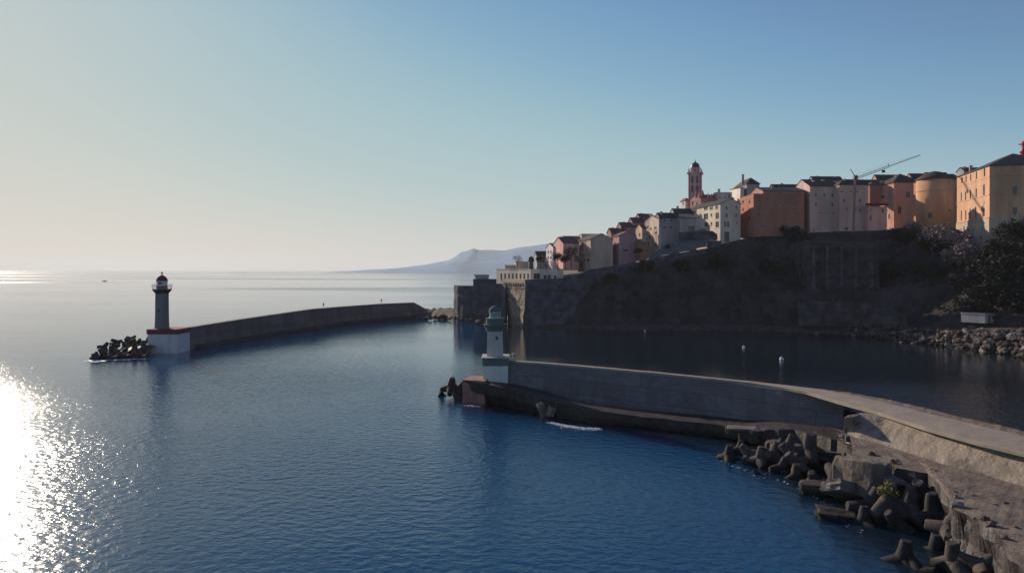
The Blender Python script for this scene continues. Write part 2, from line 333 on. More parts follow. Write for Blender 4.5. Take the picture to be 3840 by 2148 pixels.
for dy, dz in ((0, 0), (6, -0.3), (25, 0.5), (60, 3), (170, 6), (190, -8), (205, -60)):
    rows.append([((p-1920)*(hill_col(p)[3]+dy)/F+0.25*dy*(1 if p > 3500 else 0), hill_col(p)[3]+dy, zat(hill_col(p)[2], hill_col(p)[3])+dz+(fn((p*0.1, dy, 0), 0.1)*0.4 if dy else 0)) for p in hp])
b = MB().loft(rows); pl = b.build("town_ground", M['plateau'], smooth=True); pl["kind"] = "structure"
# shore strip at the foot of the slope
rows = []
for dy, z in ((-9, -1.5), (-6.5, 0.5), (-4.5, 1.0), (0, 1.5), (6, 2.6)):
    row = []
    for p in list(range(1960, 4301, 14))+list(range(4330, 6600, 40)):
        fy, fz, _, _ = hill_col(p); Y = fy+dy; x = (p-1920)*Y/F
        row.append((x, Y+fn((x, Y, 0), 0.15)*1.6, z*(fz/1.5 if z > 0 else 1)+(fn((x, Y, 3), 0.4)*0.5 if z > 0 else 0)))
    rows.append(row)
b = MB().loft(rows); o = b.build("shore", M['shore']); o["kind"] = "structure"
# scrub: many small leaf tufts over the slope
def leafball(mb, c, r, n, size, rr, flat=0.8):
    for _ in range(n):
        d = Vector((rr.gauss(0, 1), rr.gauss(0, 1), rr.gauss(0, 1)*flat)).normalized()*r*(0.45+0.55*rr.random())
        p = Vector(c)+d; a = Vector((rr.uniform(-1, 1), rr.uniform(-1, 1), rr.uniform(-1, 1))).normalized(); e = a.orthogonal().normalized()
        s = size*rr.uniform(0.6, 1.4); mb.add([p-a*s, p+e*s*0.7, p+a*s, p-e*s*0.7], [(0, 1, 2, 3)])
b = MB(); rr = random.Random(3)
for _ in range(950):
    p = rr.uniform(2150, 4100); t = rr.uniform(0.04, 0.93)
    if 3030 < p < 3300 and 0.35 < t: continue
    if p < 2650 and t > 0.6: continue
    q = hill_pt(p, t)
    if fn(q, 0.06) < -0.12: continue
    leafball(b, q+Vector((0, -0.3, 0.3)), rr.uniform(0.7, 2.0), 22, 0.28, rr)
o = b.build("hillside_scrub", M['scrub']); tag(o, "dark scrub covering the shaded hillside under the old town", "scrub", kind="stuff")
# ---------------------------------------------------------------- the old town
class House:
    """a block set by its near corner: front face runs right, left face runs back"""
    def __init__(s, name, label, wall, cpx, Y, a, lpx, rpx, top, base, fw=(), lw=(), roof='flat', rise=2.0, mroof='roof', cat="house", group=None,
                 over=0.35, depth=None, win='tall', ridge='u', court=(), basedrop=3.0, wallpart="wall", chim=()):
        a = R(a); s.u = (math.cos(a), math.sin(a)); s.v = (-math.sin(a), math.cos(a))
        s.c = ((cpx-1920)*Y/F, Y); s.Y = Y
        xc, yc = s.c; k = (lpx-1920)/F; kr = (rpx-1920)/F
        den = k*math.cos(a)+math.sin(a)
        s.D = depth or max(5, min(46, (xc-k*yc)/den if abs(den) > 1e-3 else 12))
        s.Wd = (kr*yc-xc)/(math.cos(a)-kr*math.sin(a))
        s.zt = zat(top, Y); s.zb = zat(base, Y)-basedrop
        s.root = thing(name, (xc, yc, s.zb), label, cat, group)
        s.wall = paint(name+"_wall_paint", wall) if isinstance(wall, tuple) else wall
        wb = MB()
        holes = {'F': [], 'L': []}
        for side, lst in (('F', fw), ('L', lw)):
            for w_ in lst:
                px0, py0, wd, ht = w_[:4]
                t, Yp = s.solve(side, px0)
                sc_ = Yp/F
                # width in metres along the face
                t1, _ = s.solve(side, px0-wd/2); t2, _ = s.solve(side, px0+wd/2)
                hw = abs(t2-t1)/2; z = zat(py0, Yp); hh = ht*sc_/2
                L = s.Wd if side == 'F' else s.D
                if t-hw < 0.1 or t+hw > L-0.1 or z+hh > s.zt-0.15 or z-hh < s.zb+0.2: continue
                holes[side].append((t-hw, t+hw, z-hh, z+hh, (w_[4] if len(w_) > 4 else '')))
        s.face(wb, s.pt(0, 0), s.u, s.v, s.Wd, holes['F'])
        s.face(wb, s.pt(0, 0), s.v, s.u, s.D, holes['L'])
        A, B, Cc, Dd = s.pt(s.Wd, 0), s.pt(s.Wd, s.D), s.pt(0, s.D), s.pt(0, 0)
        for p, q in ((A, B), (B, Cc)): wb.quad((p[0], p[1], s.zb), (q[0], q[1], s.zb), (q[0], q[1], s.zt), (p[0], p[1], s.zt))
        # roof
        rb = MB(); o = over
        def P(i, j, z): p = s.pt(i, j); return (p[0], p[1], z)
        W_, D_ = s.Wd, s.D
        th = 0.22
        def slab(pts):
            n = len(pts); vs = [Vector(p) for p in pts]+[Vector(p)+Vector((0, 0, th)) for p in pts]
            rb.add(vs, [tuple(range(n-1, -1, -1)), tuple(range(n, 2*n))]+[(i, (i+1) % n, n+(i+1) % n, n+i) for i in range(n)])
        zt = s.zt
        if roof == 'flat':
            wb.add([P(0, 0, zt-0.5), P(W_, 0, zt-0.5), P(W_, D_, zt-0.5), P(0, D_, zt-0.5)], [(0, 1, 2, 3)])
            # a coping that sits on the wall head
            for (i0, j0, i1, j1) in ((-.12, -.12, W_+.12, .3), (-.12, D_-.3, W_+.12, D_+.12), (-.12, .3, .3, D_-.3), (W_-.3, .3, W_+.12, D_-.3)):
                vs = [P(i0, j0, zt), P(i1, j0, zt), P(i1, j1, zt), P(i0, j1, zt), P(i0, j0, zt+.18), P(i1, j0, zt+.18), P(i1, j1, zt+.18), P(i0, j1, zt+.18)]
                rb.add(vs, [(0, 3, 2, 1), (4, 5, 6, 7), (0, 1, 5, 4), (1, 2, 6, 5), (2, 3, 7, 6), (3, 0, 4, 7)])
        elif roof == 'gable':
            r_ = rise
            if ridge == 'u':     # ridge runs along the front, gables on the sides
                slope = r_/(D_/2); oz = slope*o
                slab([P(-o*.5, -o, zt-oz), P(W_+o*.5, -o, zt-oz), P(W_+o*.5, D_/2, zt+r_), P(-o*.5, D_/2, zt+r_)])
                slab([P(-o*.5, D_/2, zt+r_), P(W_+o*.5, D_/2, zt+r_), P(W_+o*.5, D_+o, zt-oz), P(-o*.5, D_+o, zt-oz)])
                wb.add([P(0, 0, zt), P(0, D_, zt), P(0, D_/2, zt+r_-.01)], [(0, 1, 2)]); wb.add([P(W_, 0, zt), P(W_, D_, zt), P(W_, D_/2, zt+r_-.01)], [(0, 1, 2)])
            else:
                slope = r_/(W_/2); oz = slope*o
                slab([P(-o, -o*.5, zt-oz), P(-o, D_+o*.5, zt-oz), P(W_/2, D_+o*.5, zt+r_), P(W_/2, -o*.5, zt+r_)])
                slab([P(W_/2, -o*.5, zt+r_), P(W_/2, D_+o*.5, zt+r_), P(W_+o, D_+o*.5, zt-oz), P(W_+o, -o*.5, zt-oz)])
                wb.add([P(0, 0, zt), P(W_, 0, zt), P(W_/2, 0, zt+r_-.01)], [(0, 1, 2)]); wb.add([P(0, D_, zt), P(W_, D_, zt), P(W_/2, D_, zt+r_-.01)], [(0, 1, 2)])
        elif roof == 'hip':
            m_ = min(W_, D_)/2
            if W_ >= D_: q0, q1 = P(m_, D_/2, zt+rise), P(W_-m_, D_/2, zt+rise)
            else: q0, q1 = P(W_/2, m_, zt+rise), P(W_/2, D_-m_, zt+rise)
            e = [P(-o, -o, zt-.1), P(W_+o, -o, zt-.1), P(W_+o, D_+o, zt-.1), P(-o, D_+o, zt-.1)]
            e2 = [(p[0], p[1], p[2]+th) for p in e]
            vs = e+e2+[q0, q1]
            if W_ >= D_: fs = [(4, 5, 9, 8), (6, 7, 8, 9), (5, 6, 9), (7, 4, 8)]
            else: fs = [(5, 6, 9, 8), (7, 4, 8, 9), (4, 5, 8), (6, 7, 9)]
            rb.add(vs, fs+[(3, 2, 1, 0), (0, 1, 5, 4), (1, 2, 6, 5), (2, 3, 7, 6), (3, 0, 4, 7)])
        elif roof == 'mono':     # falls towards the front
            slab([P(-o, -o, zt-rise*o/D_), P(W_+o, -o, zt-rise*o/D_), P(W_+o, D_, zt+rise), P(-o, D_, zt+rise)])
            wb.add([P(0, 0, zt), P(0, D_, zt), P(0, D_, zt+rise)], [(0, 1, 2)]); wb.add([P(W_, 0, zt), P(W_, D_, zt), P(W_, D_, zt+rise)], [(0, 1, 2)])
            wb.quad(P(0, D_, zt), P(W_, D_, zt), P(W_, D_, zt+rise), P(0, D_, zt+rise))
        elif roof == 'monol':    # rises from the left face to the right
            slab([P(-o, -o, zt-rise*o/W_), P(-o, D_+o, zt-rise*o/W_), P(W_, D_+o, zt+rise), P(W_, -o, zt+rise)])
            wb.add([P(0, 0, zt), P(W_, 0, zt), P(W_, 0, zt+rise)], [(0, 1, 2)]); wb.add([P(0, D_, zt), P(W_, D_, zt), P(W_, D_, zt+rise)], [(0, 1, 2)])
            wb.quad(P(W_, 0, zt), P(W_, D_, zt), P(W_, D_, zt+rise), P(W_, 0, zt+rise))
        wb.build(wallpart, s.wall, s.root)
        s.roof = rb.build("roof" if roof != 'flat' else "coping", M[mroof] if roof != 'flat' else s.wall, s.root)
        for (fi, fj, hh) in chim:
            cb = MB(); p = s.pt(W_*fi, D_*fj); zb_ = zt+(rise*0.55 if roof != 'flat' else 0.1)
            cb.obox(p, s.u, .45, s.v, .3, zb_-rise*0.5, zb_+hh); cb.obox(p, s.u, .55, s.v, .4, zb_+hh+.003, zb_+hh+.16)
            cb.build("chimney", s.wall, s.roof)
        for side in 'FL':
            d1, d2 = (s.u, s.v) if side == 'F' else (s.v, s.u)
            for (t0, t1, z0, z1, st) in holes[side]:
                fb, pb = MB(), MB(); o2 = s.pt(0, 0)
                def Q(t, n_, z): return (o2[0]+d1[0]*t+d2[0]*n_, o2[1]+d1[1]*t+d2[1]*n_, z)
                f = min(0.1, (t1-t0)*0.15); rec = 0.16
                for (a0, a1, b0, b1) in ((t0, t0+f, z0, z1), (t1-f, t1, z0, z1), (t0+f, t1-f, z0, z0+f), (t0+f, t1-f, z1-f, z1), ((t0+t1)/2-f*.4, (t0+t1)/2+f*.4, z0+f, z1-f)):
                    vs = [Q(a0, rec, b0), Q(a1, rec, b0), Q(a1, rec, b1), Q(a0, rec, b1), Q(a0, rec+.09, b0), Q(a1, rec+.09, b0), Q(a1, rec+.09, b1), Q(a0, rec+.09, b1)]
                    fb.add(vs, [(0, 1, 2, 3), (4, 7, 6, 5), (0, 4, 5, 1), (1, 5, 6, 2), (2, 6, 7, 3), (3, 7, 4, 0)])
                if st == 'door': wo = fb.build("door", M['shutter'], s.root)
                else:
                    # sill
                    vs = [Q(t0-.08, -.12, z0-.12), Q(t1+.08, -.12, z0-.12), Q(t1+.08, -.002, z0-.12), Q(t0-.08, -.002, z0-.12), Q(t0-.08, -.12, z0-.01), Q(t1+.08, -.12, z0-.01), Q(t1+.08, -.002, z0-.01), Q(t0-.08, -.002, z0-.01)]
                    fb.add(vs, [(0, 3, 2, 1), (4, 5, 6, 7), (0, 1, 5, 4), (1, 2, 6, 5), (2, 3, 7, 6), (3, 0, 4, 7)])
                    wo = fb.build("window", M['frame'] if st != 'green' else M['shutter'], s.root)
                pb.quad(Q(t0, rec+.05, z0), Q(t1, rec+.05, z0), Q(t1, rec+.05, z1), Q(t0, rec+.05, z1))
                pb.build("pane", M['glass'], wo)
        for (side, py, hgt, out) in court: s.band(side, py, hgt, out)
    def pt(s, i, j): return (s.c[0]+s.u[0]*i+s.v[0]*j, s.c[1]+s.u[1]*i+s.v[1]*j)
    def solve(s, side, px):
        k = (px-1920)/F; d = s.u if side == 'F' else s.v
        t = (k*s.c[1]-s.c[0])/(d[0]-k*d[1]); return t, s.c[1]+d[1]*t
    def face(s, mb, o, d, inn, L, holes):
        us = sorted({0, L, *[h[0] for h in holes], *[h[1] for h in holes]}); zs = sorted({s.zb, s.zt, *[h[2] for h in holes], *[h[3] for h in holes]})
        def Q(t, n_, z): return (o[0]+d[0]*t+inn[0]*n_, o[1]+d[1]*t+inn[1]*n_, z)
        for a0, a1 in zip(us, us[1:]):
            if a1-a0 < 1e-5: continue
            for b0, b1 in zip(zs, zs[1:]):
                if b1-b0 < 1e-5: continue
                ma, mb_ = (a0+a1)/2, (b0+b1)/2
                if any(h[0] < ma < h[1] and h[2] < mb_ < h[3] for h in holes): continue
                mb.quad(Q(a0, 0, b0), Q(a1, 0, b0), Q(a1, 0, b1), Q(a0, 0, b1))
        for (a0, a1, b0, b1, _) in holes:
            n_ = 0.26
            for p, q in (((a0, b0), (a1, b0)), ((a1, b0), (a1, b1)), ((a1, b1), (a0, b1)), ((a0, b1), (a0, b0))):
                mb.quad(Q(p[0], 0, p[1]), Q(q[0], 0, q[1]), Q(q[0], n_, q[1]), Q(p[0], n_, p[1]))
    def band(s, side, py, hgt=0.25, out=0.15, m=None, name="string_course"):
        d1, d2, L = (s.u, s.v, s.Wd) if side == 'F' else (s.v, s.u, s.D)
        z = zat(py, s.Y); b = MB(); o2 = s.c
        def Q(t, n_, z): return (o2[0]+d1[0]*t+d2[0]*n_, o2[1]+d1[1]*t+d2[1]*n_, z)
        e0 = -out if side == 'F' else 0.004
        vs = [Q(e0, -out, z), Q(L, -out, z), Q(L, -.003, z), Q(e0, -.003, z), Q(e0, -out, z+hgt), Q(L, -out, z+hgt), Q(L, -.003, z+hgt), Q(e0, -.003, z+hgt)]
        b.add(vs, [(0, 3, 2, 1), (4, 5, 6, 7), (0, 1, 5, 4), (1, 2, 6, 5), (2, 3, 7, 6), (3, 0, 4, 7)])
        return b.build(name, m or s.wall, s.root)

def gridw(xs, ys, w_, h_, st=''): return [(x, y, w_, h_, st) for x in xs for y in ys]

# --- far left, by the sea
arc = House("arcade_building", "long low cream building with a row of tall openings at the tip of the headland", (0.66, 0.56, 0.46), 1990, 288, 30, 1862, 2112, 1010, 1049,
      lw=[(1880+i*14.3, 1037, 7, 24) for i in range(8)], fw=[(2014, 1036, 24, 22), (2045, 1040, 12, 18), (2060, 1040, 12, 18), (2082, 1038, 9, 12)], cat="building")
House("flat_roofed_house", "small beige flat roofed house behind the arcade building", (0.38, 0.33, 0.29), 1935, 322, 6, 1932, 1982, 982, 1010, roof='flat')
House("terrace_hut", "tiny grey hut at the seaward end of the arcade building roof", (0.28, 0.27, 0.26), 1894, 324, 4, 1892, 1933, 995, 1012, roof='flat')
House("terrace_house", "low grey house between the dark round turret and the pink house", (0.30, 0.28, 0.28), 2014, 320, 4, 2010, 2078, 985, 1012, fw=[(2045, 994, 8, 7)], roof='flat')
House("whitewashed_house", "pale whitewashed house just left of the pink house", (0.62, 0.52, 0.53), 2074, 312, 14, 2048, 2100, 926, 986, lw=[(2056, 945, 5, 10), (2066, 945, 5, 10), (2056, 966, 5, 10), (2066, 966, 5, 10)], roof='gable', rise=1.6, mroof='roof_red')
House("far_grey_house", "distant grey house with a low roof left of the whitewashed house", (0.28, 0.27, 0.26), 2012, 325, 4, 2006, 2052, 958, 990, roof='gable', rise=1.8, mroof='slate')
House("pink_house", "pink rendered house with a long tiled roof above the seaside trees", (0.62, 0.33, 0.30), 2112, 301, 14, 2075, 2172, 912, 986, fw=[(2140, 932, 7, 11), (2152, 946, 6, 12), (2158, 960, 8, 12), (2126, 958, 6, 10)], roof='gable', rise=2.6, mroof='roof_red', chim=((.3, .5, 1.2),))
House("green_topped_house", "olive grey house with a dark flat top behind the long tiled roof", (0.22, 0.21, 0.15), 2112, 322, 8, 2098, 2190, 886, 930, fw=[(2136, 896, 9, 8), (2162, 898, 9, 8), (2178, 897, 8, 7)], roof='flat')
House("roof_terrace_house", "house with a hedge lined roof terrace above the brown gable wall", (0.30, 0.28, 0.24), 2182, 318, 8, 2174, 2262, 878, 930, fw=[(2200, 886, 8, 6), (2222, 885, 8, 6), (2245, 884, 8, 6)], roof='flat')
brown = House("balcony_house", "cream house with a balcony on its sunlit side and a blank brown gable wall", (0.46, 0.33, 0.265), 2215, 296, 14, 2167, 2298, 897, 992, lw=[(2184, 938, 4, 12), (2197, 938, 4, 12), (2203, 938, 4, 12), (2178, 908, 5, 6), (2196, 907, 6, 6), (2190, 974, 10, 13), (2205, 975, 8, 12)], roof='gable', rise=2.2, ridge='v', mroof='roof')
brown.band('F', 952, 0.15, 0.06)
def balcony(h, side, py, t0, t1, out=1.1, m='rail'):
    d1, d2 = (h.u, h.v) if side == 'F' else (h.v, h.u); z = zat(py, h.Y); b = MB(); o2 = h.c
    def Q(t, n_, z): return Vector((o2[0]+d1[0]*t+d2[0]*n_, o2[1]+d1[1]*t+d2[1]*n_, z))
    vs = [Q(t0, -out, z), Q(t1, -out, z), Q(t1, -.004, z), Q(t0, -.004, z)]; vs += [v+Vector((0, 0, .18)) for v in vs]
    b.add(vs, [(0, 3, 2, 1), (4, 5, 6, 7), (0, 1, 5, 4), (1, 2, 6, 5), (2, 3, 7, 6), (3, 0, 4, 7)])
    bo = b.build("balcony", h.wall, h.root); r = MB(); n_ = int((t1-t0)/0.6)
    for i in range(n_+1): q = Q(t0+(t1-t0)*i/n_, -out+.04, z+.18); r.tube(q, q+Vector((0, 0, 1)), .03, n=4)
    r.tube(Q(t0, -out+.04, z+1.2), Q(t1, -out+.04, z+1.2), .04, n=5); r.tube(Q(t0, -out+.04, z+1.2), Q(t0, 0, z+1.2), .04, n=5)
    r.build("railing", M[m], bo)
balcony(brown, 'L', 952, 0.6, brown.D*0.75)
House("mauve_house", "mauve house with a shallow gable and a sunlit pink side strip", (0.36, 0.19, 0.23), 2322, 297, 10, 2298, 2385, 884, 968, fw=[(2350, 887, 11, 14), (2374, 887, 8, 14), (2346, 939, 20, 12)], lw=[(2306, 918, 5, 16), (2308, 935, 5, 8)], roof='gable', rise=1.7, ridge='v', mroof='roof_red')
House("peach_house", "narrow peach and terracotta house beside the crumbling white house", (0.52, 0.36, 0.24), 2408, 297, 10, 2384, 2424, 856, 950, lw=[(2399, 880, 5, 12)], fw=[(2417, 880, 6, 14), (2417, 915, 6, 13)], roof='gable', rise=1.8, mroof='roof_red')
House("terracotta_annex", "low terracotta annex at the foot of the peach house", (0.34, 0.14, 0.09), 2400, 293.5, 10, 2386, 2422, 912, 950, fw=[(2415, 921, 5, 12)], roof='mono', rise=0.8, mroof='roof_red')
House("crumbling_house", "tall cream house with patchy plaster on its narrow sunlit side", mat("patchy_plaster", (0.55, 0.46, 0.40), 0.2, 0.3, 0.9, 0.5, 3, stain=0.9, stain_col=(0.26, 0.18, 0.17)), 2471, 296, 10, 2418, 2480, 822, 940,
      lw=[(2428, 852, 6, 9), (2440, 858, 6, 7), (2458, 855, 8, 8), (2460, 873, 8, 8), (2432, 915, 6, 14), (2457, 919, 6, 10), (2436, 890, 6, 9)], roof='gable', rise=1.9, mroof='roof_red', chim=((.4, .6, 1.4),))
for i, (c, y, l, r, tp, lab) in enumerate(((2292, 312, 2282, 2345, 868, "lowest dark tiled roof house climbing behind the mauve house"), (2330, 316, 2318, 2392, 846, "stepped dark tiled roof house just above the mauve house gable"),
        (2372, 318, 2360, 2436, 828, "brown tiled roof house with chimneys left of the crumbling house"), (2400, 322, 2386, 2452, 813, "highest brown tiled roof house behind the crumbling house"))):
    House("tiled_house", lab, (0.33, 0.21, 0.19), c, y, 14, l, r, tp+5, tp+60, fw=[(c+(r-c)*.3, tp+18, 7, 9), (c+(r-c)*.65, tp+18, 7, 9)], roof='gable', rise=2.0, mroof='roof_red', chim=((.25, .5, 1.1), (.8, .4, .9)), group="stacked tiled houses")
House("grey_house", "grey mauve house with two rows of small windows above the paved ramp", (0.34, 0.28, 0.30), 2473, 297, 10, 2466, 2548, 816, 925, fw=gridw((2493, 2518), (828, 853), 8, 11), roof='gable', rise=2.0, mroof='slate', chim=((.15, .3, 1.3),))
House("garage_house", "low mauve wing with two wide garage openings beside the grey house", (0.38, 0.30, 0.30), 2550, 294, 6, 2548, 2612, 818, 912, fw=[(2560, 858, 24, 21, 'door'), (2593, 858, 24, 20, 'door')], roof='mono', rise=0.8, mroof='slate')
House("slate_roofed_house", "pale house with a slate roof between the grey house and the church", (0.34, 0.33, 0.31), 2530, 316, 6, 2510, 2600, 800, 850, roof='gable', rise=2.2, mroof='slate', chim=((.3, .5, 2.0),))
crm = House("stepped_apartment_house", "cream apartment house with tall shaded openings on its sunlit side and grey front", (0.60, 0.50, 0.42), 2701, 292, 10, 2580, 2777, 764, 916,
      lw=[(2647, 812, 16, 22), (2668, 807, 6, 11), (2690, 809, 13, 22), (2647, 842, 12, 15), (2668, 839, 6, 11), (2690, 842, 13, 22), (2620, 812, 4, 12), (2590, 795, 9, 10), (2606, 793, 14, 12), (2647, 783, 14, 10), (2668, 781, 14, 10), (2688, 778, 10, 12), (2655, 845, 4, 18)],
      fw=[(2725, 779, 6, 13), (2762, 777, 7, 11), (2725, 808, 9, 15), (2761, 808, 6, 14), (2720, 841, 8, 21), (2731, 841, 8, 21), (2763, 836, 5, 9), (2726, 888, 19, 38, 'door')], roof='gable', rise=2.2, ridge='v', mroof='slate', cat="apartment house")
House("white_roof_block", "cream rooftop block above the cream apartment house", (0.50, 0.42, 0.38), 2690, 330, 6, 2680, 2745, 722, 775, roof='flat', fw=[(2700, 740, 5, 8), (2720, 740, 5, 8)], chim=((.2, .3, 1.5),))
House("belfry_side_house", "small pale house with a pitched roof at the left foot of the bell tower", (0.50, 0.42, 0.40), 2570, 342, 6, 2553, 2584, 752, 790, lw=[(2562, 764, 5, 9)], roof='hip', rise=1.4, mroof='roof_red')
org = House("orange_house", "large orange apartment house with one glowing sunlit side and a shaded front", (0.37, 0.145, 0.10), 2826, 288, 1, 2775, 3016, 728, 858,
      lw=gridw((2787, 2811), (758, 786, 819), 6, 12), fw=[(2843, 763, 7, 10), (2903, 763, 5, 14), (2843, 784, 8, 12), (2869, 784, 8, 12), (2925, 763, 12, 18), (2949, 763, 12, 18), (2978, 765, 9, 20), (2841, 816, 6, 15), (2871, 816, 6, 15), (2872, 763, 7, 11), (2903, 784, 7, 11), (2903, 816, 7, 13), (2950, 803, 7, 13), (2978, 803, 7, 13), (2978, 846, 8, 13), (2925, 803, 6, 6), (2848, 848, 20, 10), (2871, 848, 20, 10), (2951, 846, 20, 17)],
      roof='flat', cat="apartment house", court=(('F', 742, 0.25, 0.12), ('L', 742, 0.25, 0.12)))
org2 = House("peach_attic_storey", "shaded top storey with tall windows and a dark roof over the orange house", (0.34, 0.19, 0.17), 2862, 289.6, 1, 2790, 3016, 717, 735, depth=16,
      fw=[(2925, 727, 9, 14), (2950, 727, 7, 17), (2979, 730, 6, 18)], roof='gable', rise=2.2, mroof='slate', basedrop=0.2, chim=((.35, .35, 1.6), (.15, .5, .8)))
House("peach_gable_house", "peach gable wall with a small round window rising over the orange house", (0.60, 0.37, 0.26), 2866, 306, 12, 2777, 2880, 724, 770, depth=9, lw=[(2823, 721, 5, 6)], roof='gable', rise=2.6, mroof='roof_red', chim=())
House("white_corner_house", "narrow whitewashed house wedged left of the peach gable", (0.60, 0.56, 0.54), 2776, 330, 1, 2738, 2790, 704, 770, lw=[(2752, 716, 5, 8)], roof='mono', rise=0.6, mroof='roof_red')
drum = House("rooftop_pavilion", "dark rounded rooftop pavilion with a glazed terrace behind the peach gable", (0.30, 0.24, 0.27), 2800, 330, 1, 2754, 2848, 690, 730, lw=[(2762, 694, 6, 9), (2775, 694, 6, 9), (2788, 694, 6, 9)], roof='hip', rise=3.2, mroof='roof', chim=((0.0, .3, 3.0),))
tall = House("tall_beige_house", "tall blank pinkish beige apartment block right of the orange house", (0.56, 0.375, 0.32), 3037, 288, 1, 2975, 3146, 698, 874,
      fw=[(3060, 732, 8, 13), (3092, 732, 8, 13), (3122, 732, 8, 13), (3060, 768, 8, 13), (3122, 768, 8, 13), (3052, 863, 4, 12), (3078, 799, 14, 4), (3101, 800, 10, 4), (3125, 800, 10, 4), (3130, 862, 6, 14), (3122, 852, 3, 9)], lw=[(3023, 757, 5, 12), (3028, 790, 4, 10)], roof='gable', rise=3.4, mroof='roof', cat="apartment house", chim=((.3, .3, .8), (.7, .4, 1.2), (.85, .6, .7)))
tal2 = House("beige_block", "pinkish beige block with a dark hipped roof behind the tall crane mast", (0.57, 0.37, 0.31), 3148, 284, 1, 3140, 3256, 693, 872,
      fw=[(3166, 752, 8, 13), (3226, 752, 8, 13), (3226, 788, 8, 13), (3157, 719, 14, 5), (3191, 718, 8, 6), (3216, 720, 12, 5), (3176, 786, 3, 14), (3175, 857, 12, 12), (3146, 858, 6, 16), (3236, 852, 5, 8), (3247, 818, 4, 16), (3210, 786, 3, 12)], roof='hip', rise=2.4, mroof='roof', cat="apartment house", chim=((.6, .5, 1.4), (.25, .4, 1.0)))
tal2.band('F', 708, 0.25, 0.2)
House("dark_red_house", "dark red house set back between the beige block and the pink side wall", (0.28, 0.11, 0.10), 3262, 296, 1, 3256, 3300, 694, 800, fw=[(3266, 730, 7, 22)], roof='hip', rise=1.6, mroof='roof_red')
low = House("low_pink_house", "low pink house with a dark red awning under the dark red house", (0.58, 0.34, 0.30), 3255, 281, 1, 3250, 3326, 776, 872, fw=[(3266, 787, 4, 9), (3265, 818, 8, 20), (3246, 820, 6, 20), (3310, 790, 8, 16)], roof='flat')
low.band('F', 772, 0.9, 1.0, paint("awning_cloth", (0.13, 0.03, 0.04)), "awning")
pk = House("rounded_roof_house", "red brown house with a big hipped roof and a pink sunlit side", (0.48, 0.235, 0.19), 3352, 312, 1, 3294, 3454, 684, 860, fw=[(3374, 788, 12, 28), (3405, 730, 14, 22), (3432, 730, 12, 22)],
      lw=[(3310, 739, 12, 10), (3335, 812, 7, 18), (3325, 790, 8, 8)], roof='hip', rise=4.4, mroof='roof', over=0.6, chim=((.35, .45, 1.0), (.7, .55, .6)), court=(('F', 763, 0.22, 0.12), ('L', 763, 0.22, 0.12)), cat="apartment house")
House("glowing_recess_house", "narrow deep orange house in the gap before the round tower", (0.46, 0.20, 0.09), 3452, 300, 1, 3450, 3490, 690, 850, fw=[(3466, 738, 10, 26), (3466, 785, 12, 18)], roof='mono', rise=1.0)
# round tower
Yt = 283; xt = (3540-1920)*Yt/F; rt_ = 6.4
t = thing("round_tower", (xt, Yt+rt_, zat(850, Yt)-4), "tall round ochre tower with a dark domed roof beside the yellow palace", "tower")
zt = zat(668, Yt); zb = zat(850, Yt)-4; mw = paint("ochre_wall_paint", (0.56, 0.30, 0.15))
MB().lathe((xt, Yt+rt_), [(rt_, zb), (rt_, zt)], 56).build("wall", mw, t, smooth=True)
MB().lathe((xt, Yt+rt_), [(rt_+.05, zat(713, Yt)), (rt_+.16, zat(713, Yt)), (rt_+.16, zat(713, Yt)+.2), (rt_+.05, zat(713, Yt)+.2)], 56).build("string_course", mw, t)
MB().lathe((xt, Yt+rt_), [(rt_+.4, zt-.05), (rt_+.45, zt+.15), (rt_*.86, zt+1.2), (rt_*.6, zt+2.3), (rt_*.3, zt+3.1), (0.2, zt+3.5)], 48).build("roof", M['roof'], t, smooth=True)
for px_, py_, wv, hv in ((3561, 684, .7, .55), (3563, 789, 1.4, .9), (3497, 806, 1.3, 2.0)):
    ang = math.asin(max(-.95, min(.95, ((px_-1920)*Yt/F-xt)/rt_))); c = (xt+rt_*math.sin(ang), Yt+rt_-rt_*math.cos(ang)); z = zat(py_, Yt)
    uu = (math.cos(ang), math.sin(ang)); vv = (-math.sin(ang), math.cos(ang))
    f = MB(); f.obox(c, uu, wv/2+.12, vv, .12, z-hv/2-.12, z+hv/2+.12); wo = f.build("window", mw, t)
    f = MB(); f.obox((c[0]-vv[0]*.1, c[1]-vv[1]*.1), uu, wv/2, vv, .06, z-hv/2, z+hv/2); f.build("pane", M['glass'], wo)
House("tower_wing", "ochre wall joining the round tower to the yellow palace", (0.46, 0.22, 0.13), 3556, 288, 1, 3550, 3602, 672, 862, roof='mono', rise=2.5, fw=[(3585, 712, 4, 16)])
# yellow palace
pal = House("yellow_palace", "large yellow palace with three storeys of windows on its sunlit side", (0.53, 0.30, 0.18), 3711, 240, -14, 3590, 3990, 622, 818, depth=31,
      lw=[(3608, 676, 6, 20), (3623, 671, 4, 22), (3640, 665, 4, 24), (3662, 657, 4, 27), (3692, 646, 5, 28, 'green')] +
         [(3605, 739, 4, 34), (3621, 736, 4, 33), (3639, 731, 5, 34), (3661, 724, 5, 35), (3690, 714, 6, 44)] +
         [(3605, 808, 4, 36), (3622, 806, 4, 36), (3638, 802, 4, 38), (3659, 796, 5, 40), (3690, 796, 6, 30)],
      fw=[(3805, 716, 17, 34), (3805, 792, 17, 28), (3900, 712, 17, 34), (3900, 792, 17, 28)], roof='hip', rise=5.2, mroof='slate', over=0.3, cat="palace", basedrop=0, chim=((.12, .8, 0.4),),
      court=(('F', 662, .22, .12), ('F', 731, .22, .12), ('L', 664, .2, .1), ('L', 731, .3, .14), ('L', 816, .3, .2)))
mpb = paint("palace_basement_render", (0.48, 0.37, 0.29)); zb1 = zat(842, 270)-.02; zb0 = 14.0
c_ = pal.pt(pal.Wd/2, pal.D/2)
